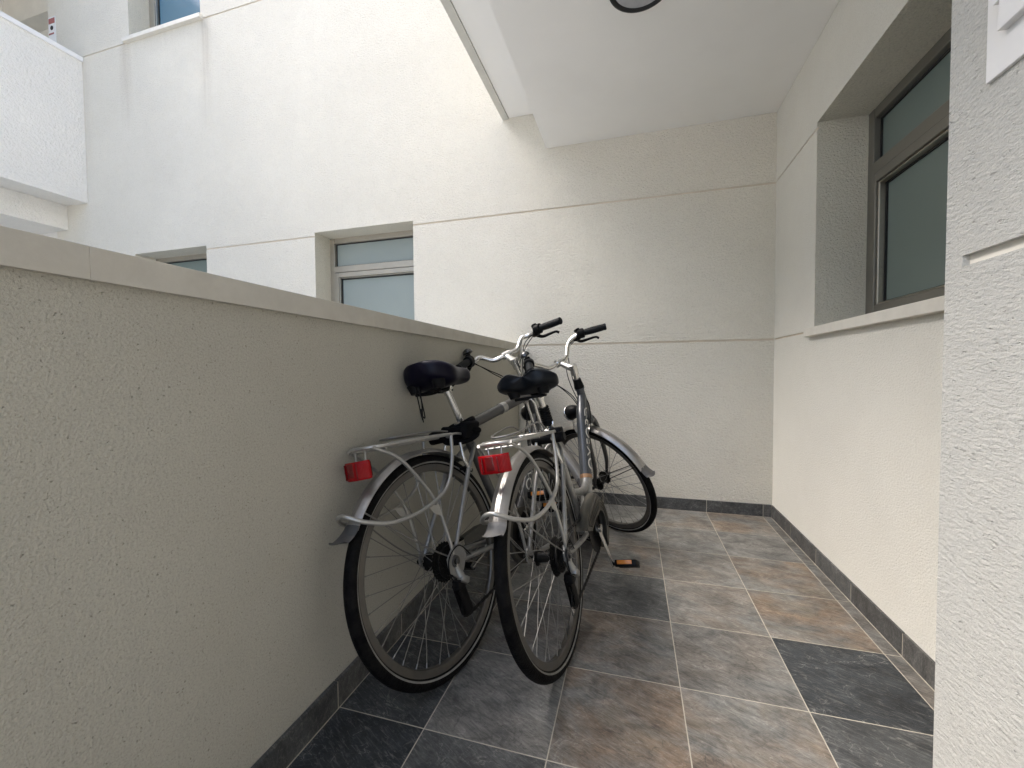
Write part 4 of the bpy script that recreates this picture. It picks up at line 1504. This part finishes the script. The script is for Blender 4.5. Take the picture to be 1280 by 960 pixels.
    cr.cyl(BB + Vector((0, -0.062, 0)), BB + Vector((0, -0.036, 0)), 0.028, 24)
    cr.build("chainring", M['iron'], root, smooth=False)
    ca = rad(-76) if lady else rad(20)
    for s in (-1, 1):
        ang = ca if s < 0 else ca + math.pi
        dirv = Vector((math.cos(ang), 0, math.sin(ang)))
        cy0, cy1 = (s * 0.070, s * 0.086)
        k = MB()
        c0, c1 = BB + Vector((0, cy0, 0)), BB + dirv * 0.172 + Vector((0, cy1, 0))
        k.tube([c0 - dirv * 0.012, c0 + dirv * 0.03, c0 * 0.4 + c1 * 0.6, c1 + dirv * 0.010], [0.0165, 0.0145, 0.0105, 0.0105], 12, 4, flat=0.55, flatdir=(0, 1, 0))
        k.cyl(c0 + Vector((0, -s * 0.012, 0)), c0 + Vector((0, s * 0.010, 0)), 0.0165, 18)
        arm = k.build("crank_arm", M['chrome'], root)
        pd = MB()
        pc_ = c1 + Vector((0, s * 0.062, 0))
        pd.cyl(c1, c1 + Vector((0, s * 0.108, 0)), 0.0068, 12)
        tlt = Matrix.Rotation(rad(28), 3, 'Y')
        for sx in (-1, 1):
            pd.bevel_box(pc_ + tlt @ Vector((sx * 0.032, 0, 0)), (0.014, 0.088, 0.026), 0.003, tlt)
        pd.bevel_box(pc_ + Vector((0, s * 0.040, 0)), (0.070, 0.010, 0.024), 0.003, tlt)
        pd.bevel_box(pc_ - Vector((0, s * 0.036, 0)), (0.060, 0.014, 0.022), 0.003, tlt)
        pd.cyl(pc_ - Vector((0, s * 0.05, 0)), pc_ + Vector((0, s * 0.04, 0)), 0.013, 14)
        pdl = pd.build("pedal", M['black'], root)
        for sx in (-1, 1):
            q = MB()
            q.bevel_box(pc_ + tlt @ Vector((sx * 0.0395, -0.004 * s, 0.003)), (0.004, 0.060, 0.016), 0.0012, tlt)
            q.build("reflector", M['orange'], pdl)
    # derailleur: body, cage with two jockey wheels
    dr = MB()
    h0 = Vector((0.008, -0.072, 0.318))
    dr.mat(1)
    dr.tube([Vector((0.006, -0.070, 0.345)), h0, Vector((0.012, -0.078, 0.296))], [0.012, 0.011, 0.014], 12, 4)
    dr.bevel_box(Vector((0.020, -0.080, 0.284)), (0.040, 0.024, 0.022), 0.006, Matrix.Rotation(rad(35), 3, 'Y'))
    dr.mat(0)
    dr.bevel_box(Vector((0.016, -0.060, 0.268)), (0.034, 0.030, 0.034), 0.006)
    j0, j1 = Vector((0.020, -0.055, 0.262)), Vector((0.040, -0.052, 0.182))
    for yy in (-0.010, 0.010):
        dr.tube([j0 + Vector((-0.004, yy, 0.010)), j1 + Vector((0.002, yy, -0.012))], [0.018, 0.020], 12, 2, flat=0.14, flatdir=(0, 1, 0))
    for j in (j0, j1):
        pts = []
        for t in range(22):
            a = math.pi * t / 11
            q = 0.021 + (0.002 if t % 2 else -0.002)
            pts.append((j.x + q * math.cos(a), j.z + q * math.sin(a)))
        dr.prism(pts, j.y - 0.003, j.y + 0.003)
    dr.build("derailleur", [M['black'], M['silver']], root, angle=30)
    # axle end cover with the cable loop
    ac = MB()
    ac.revolve([(0.0005, -0.086), (0.008, -0.086), (0.008, -0.080), (0.017, -0.079), (0.019, -0.073), (0.0005, -0.073)], 24, 'y', (0.004, 0, R), close_profile=False)
    ac.build("axle_cover", M['midgrey'], root)
    ch = MB()
    def arc(c, r, a0, a1, n_, y_):
        return [Vector((c[0] + r * math.cos(rad(a0 + (a1 - a0) * i / n_)), y_, c[1] + r * math.sin(rad(a0 + (a1 - a0) * i / n_)))) for i in range(n_ + 1)]
    loop = arc((BB.x, BB.z), 0.0925, 92, -86, 14, -0.050) + arc((j1.x, j1.z), 0.0235, -80, -250, 6, -0.052) + arc((j0.x, j0.z), 0.0235, -70, 30, 4, -0.055) + arc((0, R), 0.046, -40, -272, 12, -0.050)
    ch_pts = []
    tot = 0.0
    for p, q in zip(loop, loop[1:] + loop[:1]):
        ln_ = (q - p).length
        ch_pts.append((tot, p, q, ln_))
        tot += ln_
    nl = int(tot / 0.0127)
    def at_len(d_):
        d_ = d_ % tot
        for (t0_, p, q, ln_) in ch_pts:
            if t0_ <= d_ <= t0_ + ln_ + 1e-9:
                return p + (q - p) * ((d_ - t0_) / max(ln_, 1e-9))
        return loop[0]
    for i in range(nl):
        a_, b_ = at_len(tot * i / nl), at_len(tot * (i + 1.12) / nl)
        dd = b_ - a_
        ch.bevel_box((a_ + b_) / 2, (dd.length, 0.0076 if i % 2 else 0.0054, 0.0082), 0.001, dd.normalized().to_track_quat('X', 'Z').to_matrix())
    ch.build("chain", M['iron'], root, smooth=False)

    # kickstand, folded up along the left chainstay
    ks = MB()
    ks.tube([(0.355, 0.040, 0.265), (0.33, 0.075, 0.258), (0.20, 0.082, 0.285), (0.075, 0.085, 0.318), (0.045, 0.098, 0.322)], [0.010, 0.009, 0.008, 0.008, 0.009], 12, 4)
    ks.build("kickstand", M['iron'], root)

    # ---------------- cables (outer ends follow the turned bar)
    def cable(pts, r=0.0024):
        c = MB()
        c.tube(pts, r, 8, 10)
        c.build("cable", M['cable'], root)
    aR = CL + Vector((g[0] + 0.03, -g[1] + 0.02, g[2] - 0.016))
    aL = CL + Vector((g[0] + 0.03, g[1] - 0.02, g[2] - 0.016))
    hd = axis_at(0.80)
    cable([stv(aR), stv(aR + Vector((0.055, 0.055, -0.035))), stv(CL + Vector((0.055, -0.04, -0.10))), stv(axis_at(0.74) + Vector((0.045, -0.02, 0)))])
    cable([stv(aL), stv(aL + Vector((0.060, -0.06, -0.045))), stv(CL + Vector((0.06, 0.03, -0.13))), hd + Vector((-0.02, 0.030, -0.02)), hd + Vector((-0.10, 0.027, -0.16))])
    cable([stv(aR + Vector((-0.01, 0.01, 0.006))), stv(aR + Vector((0.02, 0.07, -0.03))), stv(CL + Vector((0.03, -0.03, -0.15))), hd + Vector((-0.015, -0.028, -0.01)), hd + Vector((-0.09, -0.028, -0.15))])
    cable([stv(aL + Vector((-0.01, 0.0, 0.0))), stv(aL + Vector((0.045, -0.07, -0.075))), stv(CL + Vector((0.03, 0.02, -0.19))), hd + Vector((-0.02, 0.024, -0.08))])
    # loop of gear cable behind the dropout
    cable([Vector((0.10, -0.066, 0.325)), Vector((0.03, -0.078, 0.385)), Vector((-0.035, -0.085, 0.365)), Vector((-0.040, -0.086, 0.310)), Vector((0.0, -0.084, 0.285))], 0.0022)
    return root

bike_r = bicycle(-0.20435, 1.32297, rad(-7.535), rad(11.367), rad(60.2), 'step',
                 "silver step through bicycle with a bare black saddle, nearer the corridor")
bike_l = bicycle(-0.53176, 1.18800, rad(-14.06), rad(13.051), rad(47.2), 'diamond',
                 "grey bicycle with high top tube and navy covered saddle, next to the parapet wall")

# ---- locks on the bicycles (lie in bicycle coordinates, stay things of their own)
lock = empty("u_lock")
lock.matrix_world = bike_r.matrix_world.copy()
tag(lock, "silver shackle u lock with black crossbar on the step through bicycle", "lock")
mb = MB()
mb.tube([(0.235, 0.040, 0.700), (0.195, 0.038, 0.810), (0.178, 0.036, 0.850), (0.172, 0.028, 0.866), (0.172, 0.016, 0.866), (0.178, 0.008, 0.850), (0.195, 0.010, 0.810), (0.235, 0.012, 0.700)], 0.0055, 12, 4)
mb.build("shackle", M['chrome'], lock)
mb = MB()
mb.tube([(0.222, -0.062, 0.705), (0.222, 0.060, 0.705)], 0.0195, 20)
mb.tube([(0.222, -0.070, 0.705), (0.222, -0.062, 0.705)], [0.015, 0.0205], 20)
mb.bevel_box(Vector((0.255, -0.03, 0.715)), (0.04, 0.05, 0.05), 0.008)
mb.build("crossbar", M['black'], lock)
mb = MB()
mb.revolve([(0.006, 0), (0.009, 0), (0.009, 0.003), (0.006, 0.003)], 20, 'x', (0.2005, -0.030, 0.705))
mb.build("keyhole_ring", M['chrome'], lock)

clock = empty("cable_lock")
clock.matrix_world = bike_l.matrix_world.copy()
tag(clock, "black coiled cable lock wrapped round the seat tube of the grey bicycle", "lock")
mb = MB()
rl = random.Random(3)
pts = []
turns = 5
for i in range(turns * 14 + 1):
    a = 2 * math.pi * i / 14
    rr = 0.054 + 0.010 * math.sin(a * 0.37 + 1.0)
    pts.append((0.262 + rr * math.cos(a) * 0.85 - 0.010, rr * math.sin(a) * 1.15, 0.708 + 0.060 * i / (turns * 14) + 0.012 * math.sin(a * 1.3)))
mb.tube(pts, 0.0115, 10, 2)
mb.build("coil", M['webbing'], clock)
mb = MB()
mb.bevel_box(Vector((0.232, -0.058, 0.742)), (0.085, 0.034, 0.060), 0.010, Matrix.Rotation(rad(20), 3, 'X'))
mb.build("lock_body", M['webbing'], clock)
mb = MB()
mb.bevel_box(Vector((0.190, 0.060, 0.735)), (0.090, 0.040, 0.046), 0.012, Matrix.Rotation(rad(-15), 3, 'X'))
mb.build("key_barrel", M['webbing'], clock)
